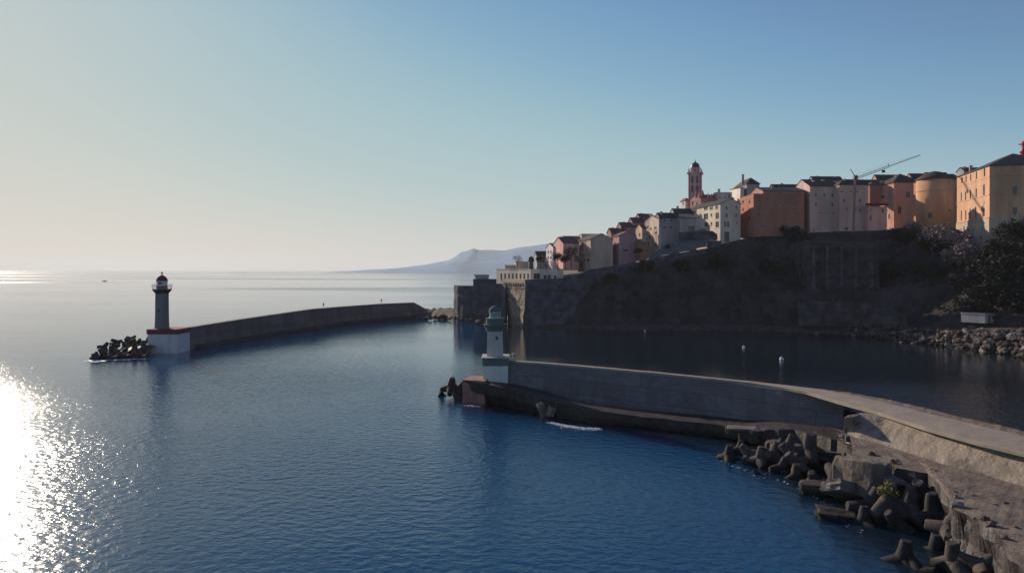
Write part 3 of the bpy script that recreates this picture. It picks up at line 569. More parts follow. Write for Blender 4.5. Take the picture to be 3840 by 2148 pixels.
bs_ = MB().obox(c_, pal.u, pal.Wd/2+.25, pal.v, pal.D/2+.25, zb0, pal.zb-.003).build("basement", mpb, pal.root)
for (px_, py_, wv, hv) in [(3618, 858, .9, 1.7), (3635, 856, 1.0, 2.2), (3656, 853, 1.0, 2.2), (3686, 850, 1.1, 2.0), (3650, 892, 1.0, 1.1), (3682, 892, .9, 1.1)]:
    t_, Yp_ = pal.solve('L', px_); p_ = pal.pt(-.27, t_); z_ = zat(py_, Yp_)
    MB().obox(p_, pal.v, wv/2, pal.u, .04, z_-hv/2, z_+hv/2).build("basement_window", M['glass'], pal.root)
House("far_palace_roof", "dark roofed building peeping over the yellow palace", (0.28, 0.27, 0.28), 3615, 290, 0, 3612, 3680, 640, 680, roof='gable', rise=1.4, mroof='slate', chim=((.15, .3, .8), (.5, .3, .9)))
House("far_hipped_house", "grey roofed house glimpsed behind the domed tower roof", (0.26, 0.25, 0.27), 3480, 325, 1, 3470, 3560, 664, 700, roof='gable', rise=2.2, mroof='roof')

House("townhouse", "red roofed house glimpsed behind the gap between the beige block and the dark red house", (0.40, 0.25, 0.22), 3215, 322, 2, 3205, 3302, 690, 720, roof='gable', rise=2.0, mroof='roof', chim=((.3, .5, 1.0),))
House("townhouse", "dark roofed house peeping out left of the rounded roof house", (0.42, 0.22, 0.19), 3290, 330, 2, 3282, 3372, 674, 720, roof='gable', rise=2.4, mroof='roof', chim=((.6, .5, 1.0),))
House("townhouse", "ochre house filling the gap left of the round tower", (0.44, 0.24, 0.15), 3420, 326, 2, 3412, 3500, 668, 720, roof='gable', rise=2.2, mroof='roof')
House("townhouse", "low grey roofed house behind the ridge of the tall beige house", (0.38, 0.30, 0.28), 3050, 318, 2, 3040, 3160, 676, 720, roof='gable', rise=1.8, mroof='slate', chim=((.2, .5, 1.0), (.8, .5, .8)))
House("townhouse", "grey roofed house showing between the orange house and the tall beige house", (0.36, 0.28, 0.27), 2900, 322, 2, 2890, 3000, 704, 740, roof='gable', rise=1.6, mroof='slate', chim=((.4, .5, 1.2),))
# --- bell tower of the church
Yb = 340; xb = (2607-1920)*Yb/F; zb = zat(800, Yb); ztop = zat(652, Yb)
bt = thing("bell_tower", (xb, Yb, zb), "pink and white baroque bell tower with a dark dome", "bell tower")
mp_ = paint("pink_plaster", (0.50, 0.12, 0.17)); mwt = paint("white_trim", (0.52, 0.42, 0.43)); ang = R(-18)
uu = (math.cos(ang), math.sin(ang)); vv = (-math.sin(ang), math.cos(ang)); hw = 2.75; n_ = 0
MB().obox((xb, Yb), uu, hw, vv, hw, zb, ztop).build("shaft", mwt, bt)
def onface(side, t, out):      # point on the face: side 0 front, 1 left, 2 right
    if side == 0: return (xb+uu[0]*t-vv[0]*(hw+out), Yb+uu[1]*t-vv[1]*(hw+out)), uu, vv
    if side == 1: return (xb-vv[0]*t-uu[0]*(hw+out), Yb-vv[1]*t-uu[1]*(hw+out)), vv, uu
    return (xb+vv[0]*t+uu[0]*(hw+out), Yb+vv[1]*t+uu[1]*(hw+out)), vv, uu
for sd in (0, 1, 2):
    for lev, (p0, p1) in enumerate(((662, 691), (697, 724))):
        z1, z0 = zat(p0, Yb), zat(p1, Yb)
        for tt in (-1.05, 1.05):
            c, d, e = onface(sd, tt, .03); wo = MB().obox(c, d, .62, e, .05, z0, z1).build("window", mp_, bt)
            c, d, e = onface(sd, tt, .09); MB().obox(c, d, .38, e, .03, z0+.25, z1-.25).build("louvre", M['glass'], wo)
    c, d, e = onface(sd, 0, .06)
    for zc in (694, 727): MB().obox(c, d, hw+.12, e, .1, zat(zc, Yb)-.12, zat(zc, Yb)+.16).build("string_course", mwt, bt)
    for tt in (-2.35, 2.35): c, d, e = onface(sd, tt, .02); MB().obox(c, d, .26, e, .08, zb, ztop).build("pilaster", mp_, bt)
MB().obox((xb, Yb), uu, hw+.75, vv, hw+.75, ztop, ztop+.35).obox((xb, Yb), uu, hw+.35, vv, hw+.35, ztop-.4, ztop-.002).build("cornice", mwt, bt)
for i, j in ((-1, -1), (1, -1), (1, 1), (-1, 1)):
    p = (xb+uu[0]*i*2.7+vv[0]*j*2.7, Yb+uu[1]*i*2.7+vv[1]*j*2.7)
    MB().lathe(p, [(.22, ztop+.36), (.22, ztop+1.3), (.32, ztop+1.5), (.25, ztop+1.9), (.05, ztop+2.3)], 8).build("pinnacle", mwt, bt)
MB().lathe((xb, Yb), [(2.1, ztop+.36), (2.1, ztop+2.3), (2.4, ztop+2.4), (2.4, ztop+2.6)], 8, R(4)).build("drum", mwt, bt)
for k in range(8):
    a = k*math.pi/4+R(4)+math.pi/8; c = (xb+1.97*math.cos(a), Yb+1.97*math.sin(a))
    MB().obox(c, (-math.sin(a), math.cos(a)), .4, (math.cos(a), math.sin(a)), .06, ztop+.7, ztop+2.1).build("arch_opening", mp_, bt)
zd = ztop+2.6
dm = MB().lathe((xb, Yb), [(2.1*math.cos(q*math.pi/18)**.8+.0, zd+2.6*math.sin(q*math.pi/18)) for q in range(0, 9)]+[(.3, zd+2.65)], 16).build("dome", M['metal'], bt)
MB().lathe((xb, Yb), [(.3, zd+2.6), (.34, zd+3.1), (.1, zd+3.4), (.06, zd+4.1)], 8).build("finial", M['metal'], dm)
# church
Yc = 328
ch = House("church", "ornate pink and white baroque church facade at the foot of the bell tower", paint("church_plaster", (0.42, 0.25, 0.25)), 2628, Yc, 18, 2588, 2752, 740, 800, roof='gable', rise=1.6, mroof='roof_red', cat="church",
      fw=gridw((2648, 2668, 2690, 2712, 2734), (762,), 7, 12), lw=[(2598, 765, 6, 14), (2614, 765, 6, 14)])
for i, (px_, w0, h0) in enumerate(((2612, 1.1, 3.0), (2625, .8, 2.2), (2640, 1.2, 3.4), (2656, .7, 1.9), (2672, 1.0, 1.6), (2690, .6, 1.4), (2735, .8, 1.6))):
    x = (px_-1920)*(Yc-1)/F; z = ch.zt
    MB().lathe((x, Yc-.6+(i % 3)), [(w0*.55, z-.3), (w0*.6, z+h0*.5), (w0*.45, z+h0*.62), (w0*.2, z+h0*.9), (.05, z+h0)], 8).build("scroll", mwt if i % 2 else mp_, ch.root)
ch.band('F', 752, .2, .12, mp_); ch.band('F', 778, .2, .12, mp_); ch.band('L', 752, .2, .12, mp_)
# small red mast on the palace's roof ridge, at the right edge of the picture
Yr = 262; xr = (3838-1920)*Yr/F; zr = zat(590, Yr)
rm = thing("roof_turret", (xr, Yr, zr-2), "slender red and white turret with a cross arm behind the palace roof", "turret")
mr = paint("red_paint", (0.45, 0.03, 0.06))
MB().lathe((xr, Yr), [(1.0, zr-4), (1.0, zr+1.6), (1.25, zr+1.7), (1.25, zr+1.9), (.6, zr+2.5), (.2, zr+3.2)], 10).build("shaft", mr, rm)
MB().obox((xr, Yr), (1, 0), 1.7, (0, 1), .25, zr+4.4, zr+4.7).obox((xr, Yr), (1, 0), .4, (0, 1), .4, zr+3.0, zr+5.6).build("cross_arm", mr, rm)
# dark round turret by the sea
Yk = 318; xk = (1992-1920)*Yk/F; z0 = zat(1010, Yk)
tk = thing("round_turret", (xk, Yk, z0-1), "small dark round turret with an overhanging cap behind the arcade building", "turret")
MB().lathe((xk, Yk), [(1.0, z0-1), (.95, z0+3.4)], 16).build("shaft", M['rampart'], tk)
MB().lathe((xk, Yk), [(1.3, z0+3.4), (1.3, z0+4.1), (1.1, z0+4.6), (1.1, z0+5.1), (.3, z0+5.6)], 16).build("cap", M['roof'], tk)
# ---------------------------------------------------------------- ramparts, ramp, bastions
def wall_strip(name, pts, m, label, cat, batter=1.0, thick=1.4, parapet=True, step=3.0, part=None, smooth=False):
    """pts: (px, Y, top py, bottom py) from left to right; the face leans back by batter"""
    rows = []
    P_ = []
    for a, b_ in zip(pts, pts[1:]):
        n_ = max(1, int(abs(b_[0]-a[0])*a[1]/F/step))
        for k in range(n_): t = k/n_; P_.append(tuple(p+(q-p)*t for p, q in zip(a, b_)))
    P_.append(pts[-1])
    front, top, back = [], [], []
    nz = 5
    grid = [[] for _ in range(nz)]
    for (px, Y, t, bt) in P_:
        x = (px-1920)*Y/F; z1, z0 = zat(t, Y), min(zat(bt, Y), zat(t, Y)-.5)
        for k in range(nz):
            s_ = k/(nz-1); grid[k].append(Vector((x, Y-batter*(1-s_)+(fn((x, z0+(z1-z0)*s_, Y), .3)*.15 if 0 < k < nz-1 else 0), z0+(z1-z0)*s_)))
        top.append(Vector((x, Y+thick, z1))); back.append(Vector((x, Y+thick, z0)))
    b = MB().loft(grid+[top, back, grid[0]])
    n_ = len(top)
    for e in (0, -1): b.add([g[e] for g in grid]+[top[e], back[e]], [tuple(range(nz+2))])
    return b
# main rampart: foot in the sea on the left, climbing on top of the cliff to the right
RP = [(1970, 270.5, 1049, 1240), (2110, 272.5, 1042, 1236), (2160, 273.5, 1030, 1218), (2215, 278, 1010, 1120), (2280, 283, 1001, 1052), (2330, 286, 992, 1018), (2400, 287, 982, 1003), (2480, 288, 960, 990), (2560, 288.5, 947, 972), (2645, 289, 931, 950)]
rp = thing("rampart", W(1970, 1235, 270), "long grey blue rampart wall climbing from the waterside bastion up to the ramp", "rampart wall")
wall_strip("rampart", RP, None, "", "").build("wall", M['rampart'], rp)
bnd = [(px, Y-1.35-(0 if px < 2170 else .0), 1086+(px-1970)*-.035, 1089+(px-1970)*-.035) for px, Y, t, b_ in RP[:3]]
wall_strip("c", bnd, None, "", "", batter=.02, thick=.9).build("string_course", M['rampart'], rp)
# bastion with the sunlit face
Yb0, Yb1 = 292, 270.6
pA = ((1888-1920)*Yb0/F, Yb0); pB = ((1970-1920)*Yb1/F, Yb1); pC = (pB[0]+16, Yb1+1.5); pD = (pB[0]+10, 296)
def shrink(poly, k, c): return [(c[0]+(p[0]-c[0])*k, c[1]+(p[1]-c[1])*k) for p in poly]
ba = thing("bastion", (pB[0], pB[1], -1), "pale pointed stone bastion at the water's edge below the arcade building", "bastion")
cc = (7, 286); poly = [pA, pB, pC, pD]; zt = zat(1082, Yb1)
up = [pA, pB, (pB[0]+1.0, pB[1]+5), pD]
lowp = [(pA[0]+2.0, pA[1]), (pB[0]-.9, pB[1]+1.2), (pB[0]+1.0, pB[1]+6), pD]
b = MB(); nlev = 10; lv = []
dirx, diry = (pB[0]-pA[0]), (pB[1]-pA[1])
grid = []
for k in range(nlev):
    s_ = k/(nlev-1); z = -1+(zt+1)*s_; row = []
    for q in range(13):
        t_ = q/12; x = (lowp[0][0]*(1-s_)+up[0][0]*s_)*(1-t_)+(lowp[1][0]*(1-s_)+up[1][0]*s_)*t_; y = (lowp[0][1]*(1-s_)+up[0][1]*s_)*(1-t_)+(lowp[1][1]*(1-s_)+up[1][1]*s_)*t_
        d_ = fn((x, y, z), .35)*.35; row.append(Vector((x-d_*.9, y-d_*.4, z)))
    row.append(Vector((up[2][0], up[2][1], z))); row.append(Vector((up[3][0], up[3][1], z))); row.append(row[0].copy()); grid.append(row)
b.loft(grid).build("battered_wall", M['bastion'], ba)
zq = zat(1048, Yb1)
u2 = Vector((dirx, diry, 0)).normalized(); n2 = Vector((u2.y, -u2.x, 0)); Lb = math.hypot(dirx, diry)
mid = ((pA[0]+pB[0])/2, (pA[1]+pB[1])/2)
def offp(o): return [(pA[0]+n2.x*o-u2.x*o, pA[1]+n2.y*o-u2.y*o), (pB[0]+n2.x*o+u2.x*o*.6, pB[1]+n2.y*o+u2.y*o*.6), (pB[0]+1.5, pB[1]+6), pD]
MB().prism(offp(.25), zt, zt+.45).build("string_course", M['bastion'], ba)
MB().prism(offp(-.05), zt+.453, zat(1062, Yb1)).build("parapet", M['bastion'], ba)
MB().prism(offp(.15), zat(1062, Yb1)+.003, zq).build("gun_terrace", paint("pale_bastion_render", (0.40, 0.32, 0.26)), ba)
for i in range(9):
    t_ = .8+i*Lb/9.3; c = (pA[0]+u2.x*t_+n2.x*.12, pA[1]+u2.y*t_+n2.y*.12)
    MB().obox(c, (u2.x, u2.y), .28, (n2.x, n2.y), .2, zt+.46, zt+1.6).build("corbel", M['bastion'], ba)
# dark flank towers left of it
def rough_prism(poly, z0, z1, amp=.4, step=1.6, taper=0.06, seed=0):
    b = MB(); pts = []
    n = len(poly)
    for i in range(n):
        a, c = poly[i], poly[(i+1) % n]; L = math.hypot(c[0]-a[0], c[1]-a[1]); k = max(1, int(L/step))
        for q in range(k): pts.append((a[0]+(c[0]-a[0])*q/k, a[1]+(c[1]-a[1])*q/k))
    cx = sum(p[0] for p in pts)/len(pts); cy = sum(p[1] for p in pts)/len(pts); nz = max(2, int((z1-z0)/step)); rows = []
    for k in range(nz+1):
        z = z0+(z1-z0)*k/nz; f = 1+taper*(1-k/nz); r = []
        for p in pts:
            x = cx+(p[0]-cx)*f; y = cy+(p[1]-cy)*f; d = fn((x+seed, y, z), .25)*amp; L = math.hypot(x-cx, y-cy)+1e-6
            r.append(Vector((x+(x-cx)/L*d, y+(y-cy)/L*d, z+(fn((x, y, seed), .4)*amp*.4 if 0 < k < nz else 0))))
        r.append(r[0].copy()); rows.append(r)
    b.loft(rows); top = rows[-1][:-1]; b.add(top, [tuple(range(len(top)))]); return b
Y1 = 300
def X(px, Y): return (px-1920)*Y/F
fk = thing("curtain_wall", (X(1820, Y1), Y1, -1), "dark curtain wall between the pale bastion and the rounded sea wall", "curtain wall")
rough_prism([(X(1776, Y1), Y1), (X(1862, Y1), Y1-1), (X(1895, 288), 288), (X(1900, 304), 306), (X(1776, 312), 314)], -1, zat(1064, Y1), .35, seed=3).build("wall", M['rampart'], fk)
MB().obox((X(1818, Y1+1), Y1+1.5), (1, 0), 4.7, (0, 1), 1.4, zat(1064, Y1), zat(1046, Y1)).build("guardhouse", paint("guardhouse_wall", (.07, .06, .08)), fk)
sw = thing("sea_wall", (X(1735, 305), 305, -1), "dark rounded sea wall at the outer end of the ramparts", "sea wall")
rough_prism([(X(1716, 306), 306), (X(1735, 303), 303), (X(1775, 302), 302), (X(1775, 318), 318), (X(1706, 320), 320), (X(1702, 311), 311)], -1, zat(1072, 304), .5, taper=.03, seed=9).build("wall", M['rampart'], sw)
gr = thing("glass_kiosk", (X(1806, 302), 302.5, zat(1046, Y1)), "small pale green glass roofed kiosk on top of the dark curtain wall", "kiosk")
gp = [(X(1785, 302), 301.3), (X(1832, 302), 301.3), (X(1832, 302), 304), (X(1785, 302), 304)]
MB().prism(gp, zat(1046, Y1)+.003, zat(1031, Y1), [(p[0]+(-.7 if i in (0, 3) else .2), p[1]) for i, p in enumerate(gp)]).build("glazing", paint("pale_glass", (.28, .34, .34)), gr)
MB().box(gp[0][0]-1.0, gp[1][0]+.5, 301, 304.3, zat(1031, Y1)+.003, zat(1029.5, Y1)).build("roof", M['frame'], gr)
# the ramp: a pale paved slope below the houses
def ramp_pt(px, py, Y): return W(px, py, Y)
e1 = [(2428, 985, 288), (2480, 958, 289), (2560, 944, 290), (2640, 926, 290.5), (2652, 912, 291)]
e2 = [(2436, 962, 292.5), (2480, 932, 294), (2520, 905, 293.5), (2600, 893, 293.5), (2664, 893, 293.5)]
rows = []
for k in range(5): rows.append([W(*[p+(q-p)*k/4 for p, q in zip(interp([(i,)+v for i, v in enumerate(e1)], j/6), interp([(i,)+v for i, v in enumerate(e2)], j/6))]) for j in range(25)])
o = MB().loft(rows).build("ramp_road", M['road']); o["kind"] = "structure"
for nm, pts, lab in (("terrace_wall", [(2545, 292.8, 873, 899), (2620, 292.8, 868, 899), (2672, 292.4, 868, 899), (2690, 292, 880, 900)], "dark low terrace wall above the pale ramp"),
                     ("ramp_parapet", [(2654, 290, 906, 940), (2704, 290, 904, 940)], "short dark parapet at the top end of the pale ramp")):
    o = thing(nm, W(pts[0][0], pts[0][3], pts[0][1]), lab, "wall"); wall_strip(nm, pts, None, "", "", batter=.2, thick=.5).build("wall", M['rampart'], o)
    wall_strip(nm, [(p[0], p[1]-.1, p[2]-1.5, p[2]-.05) for p in pts], None, "", "", batter=.02, thick=.7).build("coping", M['rampart'], o)
# retaining wall set into the slope on the right
o = thing("retaining_wall", W(3150, 1100, 276), "large plain retaining wall set into the dark slope under the beige houses", "retaining wall")
wall_strip("r", [(3020, 264, 906, 1130), (3160, 258, 912, 1130), (3292, 251, 917, 1120)], None, "", "", batter=1.5, thick=22).build("wall", block_mat("retaining_stone", (.085, .076, .09), (.06, .055, .065), 2.0, .9, .15, bump=.3), o)
wall_strip("r", [(3020, 263.6, 901, 905.9), (3160, 257.6, 907, 911.9), (3292, 250.6, 912, 916.9)], None, "", "", batter=.0, thick=.8).build("coping", paint("retaining_coping", (.10, .09, .105)), o)
for px_ in (3046, 3096, 3150, 3204, 3262):
    Y_ = interp([(3020, 264), (3160, 258), (3292, 251)], px_)[0]; x_ = X(px_, Y_); MB().obox((x_, Y_-1.3), (1, 0), .55, (0, 1), .5, zat(1128, Y_), zat(925, Y_), .7).build("buttress", M['rampart'], o)
o = thing("quay_wall", W(3150, 1160, 252), "long low grey wall along the foot of the slope behind the rock pile", "wall")
wall_strip("r", [(2995, 253, 1128, 1222), (3130, 246, 1130, 1222), (3260, 238, 1138, 1225), (3350, 232, 1160, 1228), (3400, 228, 1190, 1230)], None, "", "", batter=.6, thick=1).build("wall", block_mat("quay_wall_stone", (.10, .086, .096), (.07, .06, .07), 2.4, .8, .15, bump=.3), o)
# portable cabin
Yc = 206
cab = thing("portable_cabin", W(3698, 1212, Yc), "white portable cabin with one pale side standing above the rock pile", "cabin")
u_ = (math.cos(R(32)), math.sin(R(32))); v_ = (-u_[1], u_[0])
cx = X(3694, Yc); zc = zat(1212, Yc)
MB().obox((cx+u_[0]*3.2+v_[0]*3.2, Yc+u_[1]*3.2+v_[1]*3.2), u_, 3.2, v_, 3.2, zc, zc+2.5).build("body", paint("cabin_panels", (.55, .5, .5)), cab)
MB().obox((cx+u_[0]*3.2+v_[0]*3.2, Yc+u_[1]*3.2+v_[1]*3.2), u_, 3.35, v_, 3.35, zc+2.503, zc+2.7).build("roof", M['frame'], cab)
MB().obox((cx+u_[0]*2.2-v_[0]*.03, Yc+u_[1]*2.2-v_[1]*.03), u_, .45, v_, .03, zc+.1, zc+2.1).build("door", M['shutter'], cab)
MB().obox((cx+u_[0]*4.6-v_[0]*.03, Yc+u_[1]*4.6-v_[1]*.03), u_, .6, v_, .03, zc+1.0, zc+1.9).build("window", M['glass'], cab)
# crane standing in front of the beige block
Yq = 281; xq = X(3204, Yq); z0 = zat(866, Yq); z1 = zat(672, Yq)
cr = thing("tower_crane", (xq, Yq, z0), "slim tower crane with a raised lattice jib in front of the beige block", "crane")
def lattice(b, p, q, w_, n_, up=Vector((0, 0, 1)), r=.05):
    p, q = Vector(p), Vector(q); d = (q-p).normalized(); s_ = d.cross(Vector((0, 1, 0))).normalized()*w_; t_ = d.cross(s_).normalized()*w_
    cs = [s_+t_, s_-t_, -s_-t_, -s_+t_]
    for c in cs: b.tube(p+c, q+c, r*1.5, n=4)
    for k in range(n_):
        a, e = p+(q-p)*k/n_, p+(q-p)*(k+1)/n_
        for i in range(4): b.tube(a+cs[i], e+cs[(i+1) % 4], r, n=3); b.tube(a+cs[i], a+cs[(i+1) % 4], r, n=3)
b = MB(); lattice(b, (xq-.5, Yq, z0-2), (xq+.3, Yq, z1), .28, 22, r=.045); b.build("mast", paint("crane_mast_paint", (.30, .25, .25)), cr)
MB().obox((xq+.3, Yq), (1, 0), .7, (0, 1), .7, z1+.02, z1+1.4).build("slewing_unit", M['metal'], cr)
jp = Vector((xq+.6, Yq, z1+.3)); jq = W(3450, 582, Yq+6); b = MB(); jm = jp+(jq-jp)*.5
lattice(b, jp, jm, .38, 12, r=.045); lattice(b, jm, jq, .18, 12, r=.035); b.build("jib", M['metal'], cr)
b = MB(); b.tube((xq+.2, Yq, z1+1), W(3189, 634, Yq), .16, .12, 6); b.build("counter_jib", M['metal'], cr)
b = MB(); b.tube(jm+Vector((0, 0, 1.1)), (xq+.4, Yq, z1+1.6), .035, n=4); b.tube(jm+Vector((0, 0, 1.1)), jq, .03, n=4); b.tube(jm, jm+Vector((0, 0, 1.2)), .12, n=5); b.build("stay_cable", M['metal'], cr)
b = MB(); tq = jp+(jq-jp)*.42; b.obox((tq.x, tq.y), (1, 0), .6, (0, 1), .3, tq.z-1.6, tq.z-.6); b.build("trolley", M['metal'], cr)
# street lamp and other little things on the ramp
def lamp(px, py, Y, h, label):
    p = W(px, py, Y); t_ = thing("street_lamp", p, label, "street lamp"); MB().lathe(p, [(.12, p.z), (.07, p.z+h)], 8).build("pole", M['metal'], t_)
    MB().lathe(p, [(.1, p.z+h), (.28, p.z+h+.25), (.3, p.z+h+.5), (.1, p.z+h+.7)], 8).build("lamp_head", M['frame'], t_)
lamp(2533, 890, 293, 4.0, "lamp post in front of the grey mauve house above the ramp")
lamp(2531, 945, 290, 3.0, "lamp post at the lower edge of the pale ramp")
# ---------------------------------------------------------------- trees and bushes
def tree(name, base, h, r, label, leaf, n=900, size=.35, seed=1, trunk=.35, squash=.8, group=None, multi=7):
    rr = random.Random(seed); base = Vector(base)
    t = thing(name, base, label, "tree" if 'tree' in name else "bush", group)
    b = MB(); th = h-r*squash*1.1; cr = base+Vector((0, 0, th)); b.tube(base+Vector((0, 0, -1.2)), cr, trunk, trunk*.55, 7)
    tips = []
    for i in range(multi):
        a = 6.28*i/multi+rr.random(); d = Vector((math.cos(a), math.sin(a), rr.uniform(.2, 1.1)))*r*rr.uniform(.45, .8); q = cr+Vector((d.x, d.y, d.z*squash)); b.tube(cr-Vector((0, 0, .3)), q, trunk*.4, trunk*.12, 5); tips.append(q)
    b.build("trunk", M['bark'], t)
    c = MB()
    tips += [cr+Vector((rr.uniform(-1, 1), rr.uniform(-1, 1), rr.uniform(0, 1.3)))*r*.6 for _ in range(multi)]
    for q in tips: leafball(c, q, r*rr.uniform(.3, .5), n//len(tips), size, rr, squash)
    c.build("crown", M[leaf], t); return t
def on_hill(px, t): return hill_pt(px, t)
for i, (px, t, h, r, leaf, lab, nm) in enumerate((
    (3545, .62, 13, 7.5, 'leaf_pale', "large dusty mauve tree on the slope below the round tower", "dusty_tree"),
    (3600, .50, 10, 5.5, 'leaf_pale', "smaller dusty tree at the lower right of the large dusty mauve tree", "dusty_tree"),
    (3495, .55, 10, 5.0, 'leaf_brown', "dusty tree at the lower left of the large dusty mauve tree", "dusty_tree"),
    (3420, .88, 6, 3.6, 'leaf_pale', "dusky tree at the foot of the rounded roof house", "dusty_tree"),
    (3740, .55, 12, 5.5, 'leaf', "dark tree on the slope right under the palace corner", "dark_tree"),
    (3805, .62, 13, 6.5, 'leaf', "tall dark tree near the right edge below the palace front", "dark_tree"),
    (3850, .35, 12, 6.0, 'leaf', "dark tree at the right edge of the picture above the rocks", "dark_tree"),
    (3780, .12, 7, 4.5, 'leaf', "round dark bushy tree right of the white cabin", "dark_tree"),
    (3835, .10, 8, 5.0, 'leaf', "round dark tree at the right edge behind the rock pile", "dark_tree"),
    (3700, .86, 5, 3.0, 'leaf_brown', "brown bush clinging under the palace basement corner", "brown_bush"),
    (3380, .70, 8, 4.5, 'leaf', "dark tree on the slope left of the dusty mauve tree", "dark_tree"),
    (3340, .35, 9, 5.0, 'leaf', "dark spreading tree above the low grey quay wall", "dark_tree"),
    (2960, .95, 5, 3.2, 'leaf', "dark bush at the foot of the orange house's right end", "dark_bush"),
    (2990, .80, 7, 4.0, 'leaf', "dark tree below the corner of the tall beige house", "dark_tree"),
    (2880, .45, 8, 4.5, 'leaf', "dark tree in the middle of the slope below the orange house", "dark_tree"),
    (2700, .55, 8, 4.2, 'leaf', "dark tree on the slope below the cream apartment house", "dark_tree"),
    (2420, .72, 6, 3.4, 'leaf', "dark tree rising against the rampart below the ramp", "dark_tree"),
    (2560, .62, 7, 3.8, 'leaf', "dark tree on the slope under the lower lamp post", "dark_tree"),
    (2290, .62, 5, 2.6, 'leaf', "small dark tree against the middle of the rampart", "dark_tree"),
    (3720, .38, 9, 5.0, 'leaf', "dark tree above and left of the white cabin", "dark_tree"),
    (3665, .30, 8, 4.6, 'leaf', "dark tree on the slope straight above the white cabin", "dark_tree"),
    (3610, .20, 8, 4.6, 'leaf', "dark tree left of the white cabin near the rocks", "dark_tree"),
    (3790, .38, 11, 5.5, 'leaf_brown', "brownish tree on the slope right of the white cabin", "brown_tree"),
    (3680, .60, 9, 4.6, 'leaf_brown', "brownish tree just below the tip of the palace basement", "brown_tree"),
    (3470, .30, 9, 5.0, 'leaf', "dark tree low on the slope behind the long rock bank", "dark_tree"),
    (3640, .10, 6, 5.0, 'leaf', "low dark thicket added to darken the sunlit slope left of the white cabin", "added_thicket"),  # these three thickets are added to darken the sunlit slope round the cabin
    (3745, .16, 8, 5.5, 'leaf', "dark thicket added to darken the sunlit slope right behind the white cabin", "added_thicket"),
    (3700, .20, 8, 5.5, 'leaf', "dark thicket added to darken the sunlit slope just above the white cabin roof", "added_thicket"),
    )):
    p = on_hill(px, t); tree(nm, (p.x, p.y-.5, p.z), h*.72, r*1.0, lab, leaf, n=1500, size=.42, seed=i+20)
def bush(px, py, Y, h, r, lab, leaf='leaf', nm="seaside_tree", n=700, size=.22):
    r = max(r, h*.52); p = W(px, py, Y); tree(nm, (p.x, p.y, p.z), h, r, lab, leaf, n=n, size=size, seed=int(px), trunk=.18, squash=.85, multi=5)
bush(2092, 1000, 294, 5.5, 2.6, "dark leafy tree in front of the pink house")
bush(2120, 1000, 294, 4.6, 2.0, "low dark tree between the two leafy trees below the pink house")
bush(2142, 998, 293, 8.5, 2.8, "tallest brown leafy tree left of the cream balcony house")
bush(2172, 1000, 292, 4.2, 2.0, "small rust coloured bush below the balcony", 'leaf_pale')
bush(1940, 1006, 318, 5.5, 2.4, "pale leafless looking tree above the arcade building", 'leaf_pale', "pale_tree", 350, .16)
bush(2028, 1000, 318, 4.5, 2.0, "dark grey tree just right of the dark round turret")
bush(2395, 957, 291, 3.0, 1.8, "small bush beside the terracotta annex", nm="small_bush", n=400)
bush(2630, 878, 293.5, 2.6, 2.2, "rust coloured hedge bush on the terrace left of the cream apartment house", 'leaf_pale', "small_bush", 400)
bush(2505, 938, 292, 2.2, 1.5, "dark bush below the grey mauve house beside the ramp", nm="small_bush", n=300)
# ---------------------------------------------------------------- boulders
def boulder_mesh(seed, m, sx=1, sy=1, sz=.75):
    bm = bmesh.new(); bmesh.ops.create_icosphere(bm, subdivisions=1+seed % 2, radius=1)
    for v in bm.verts:
        d = mnoise.cell_vector(v.co*1.1+Vector((seed*3.1, 0, 0)))
        v.co = v.co*(1+.22*mnoise.noise(v.co*1.3+Vector((seed*7, 0, 0)))) ; v.co = Vector((max(-.8, min(.8, v.co.x))*sx, max(-.75, min(.8, v.co.y))*sy, max(-.7, min(.72, v.co.z))*sz))
        v.co += Vector((1, 1, 1))*.12*mnoise.noise(v.co*3+Vector((seed, 5, 0)))
    me = bpy.data.meshes.new("boulder"); bm.to_mesh(me); bm.free(); me.materials.append(m); return me
BM = [boulder_mesh(i, (M['boulder'], M['boulder2'], M['boulder3'])[(0, 1, 0, 2, 1, 0)[i % 6]], rnd.uniform(.8, 1.5), rnd.uniform(.7, 1.2), rnd.uniform(.55, .85)) for i in range(12)]
def put_boulder(x, y, z, s, label, group, mesh=None, name="boulder"):
    o = bpy.data.objects.new(name, mesh or rnd.choice(BM)); C.objects.link(o); o.location = (x, y, z); o.scale = (s,)*3
    o.rotation_euler = (rnd.uniform(-.5, .5), rnd.uniform(-.5, .5), rnd.uniform(0, 6.28)); return tag(o, label, "boulder", group)
n_b = 0
# bank of boulders on the right: (px, waterline py, crest py, crest height)
BK = [(3120, 1250, 1222, 1.3), (3200, 1264, 1221, 2.6), (3400, 1287, 1226, 3.6), (3560, 1302, 1236, 4.2), (3700, 1318, 1246, 4.6), (3780, 1332, 1240, 5.2), (3880, 1352, 1235, 6.0), (4000, 1375, 1235, 6.0)]
rows = [[], [], []]
for p in range(3110, 4001, 15):
    wp, cp, cz = interp(BK, p); g0, g1 = G(p, wp), G(p, cp, cz); g1.z = cz-.8
    rows[0].append(g0-Vector((0, 0, 1.5))); rows[1].append(g0.lerp(g1, .5)-Vector((0, 0, .7))); rows[2].append(Vector((g1.x, g1.y+1, g1.z-.3)))
rows.append([v+Vector((0, 14, .4)) for v in rows[2]])
o = MB().loft(rows).build("rock_bank", M['shore']); o["kind"] = "structure"
bank_pts = []
for k in range(620):
    p = 3118+(3875-3118)*(rnd.random()**.85); t = rnd.random(); bank_pts.append((p, t))
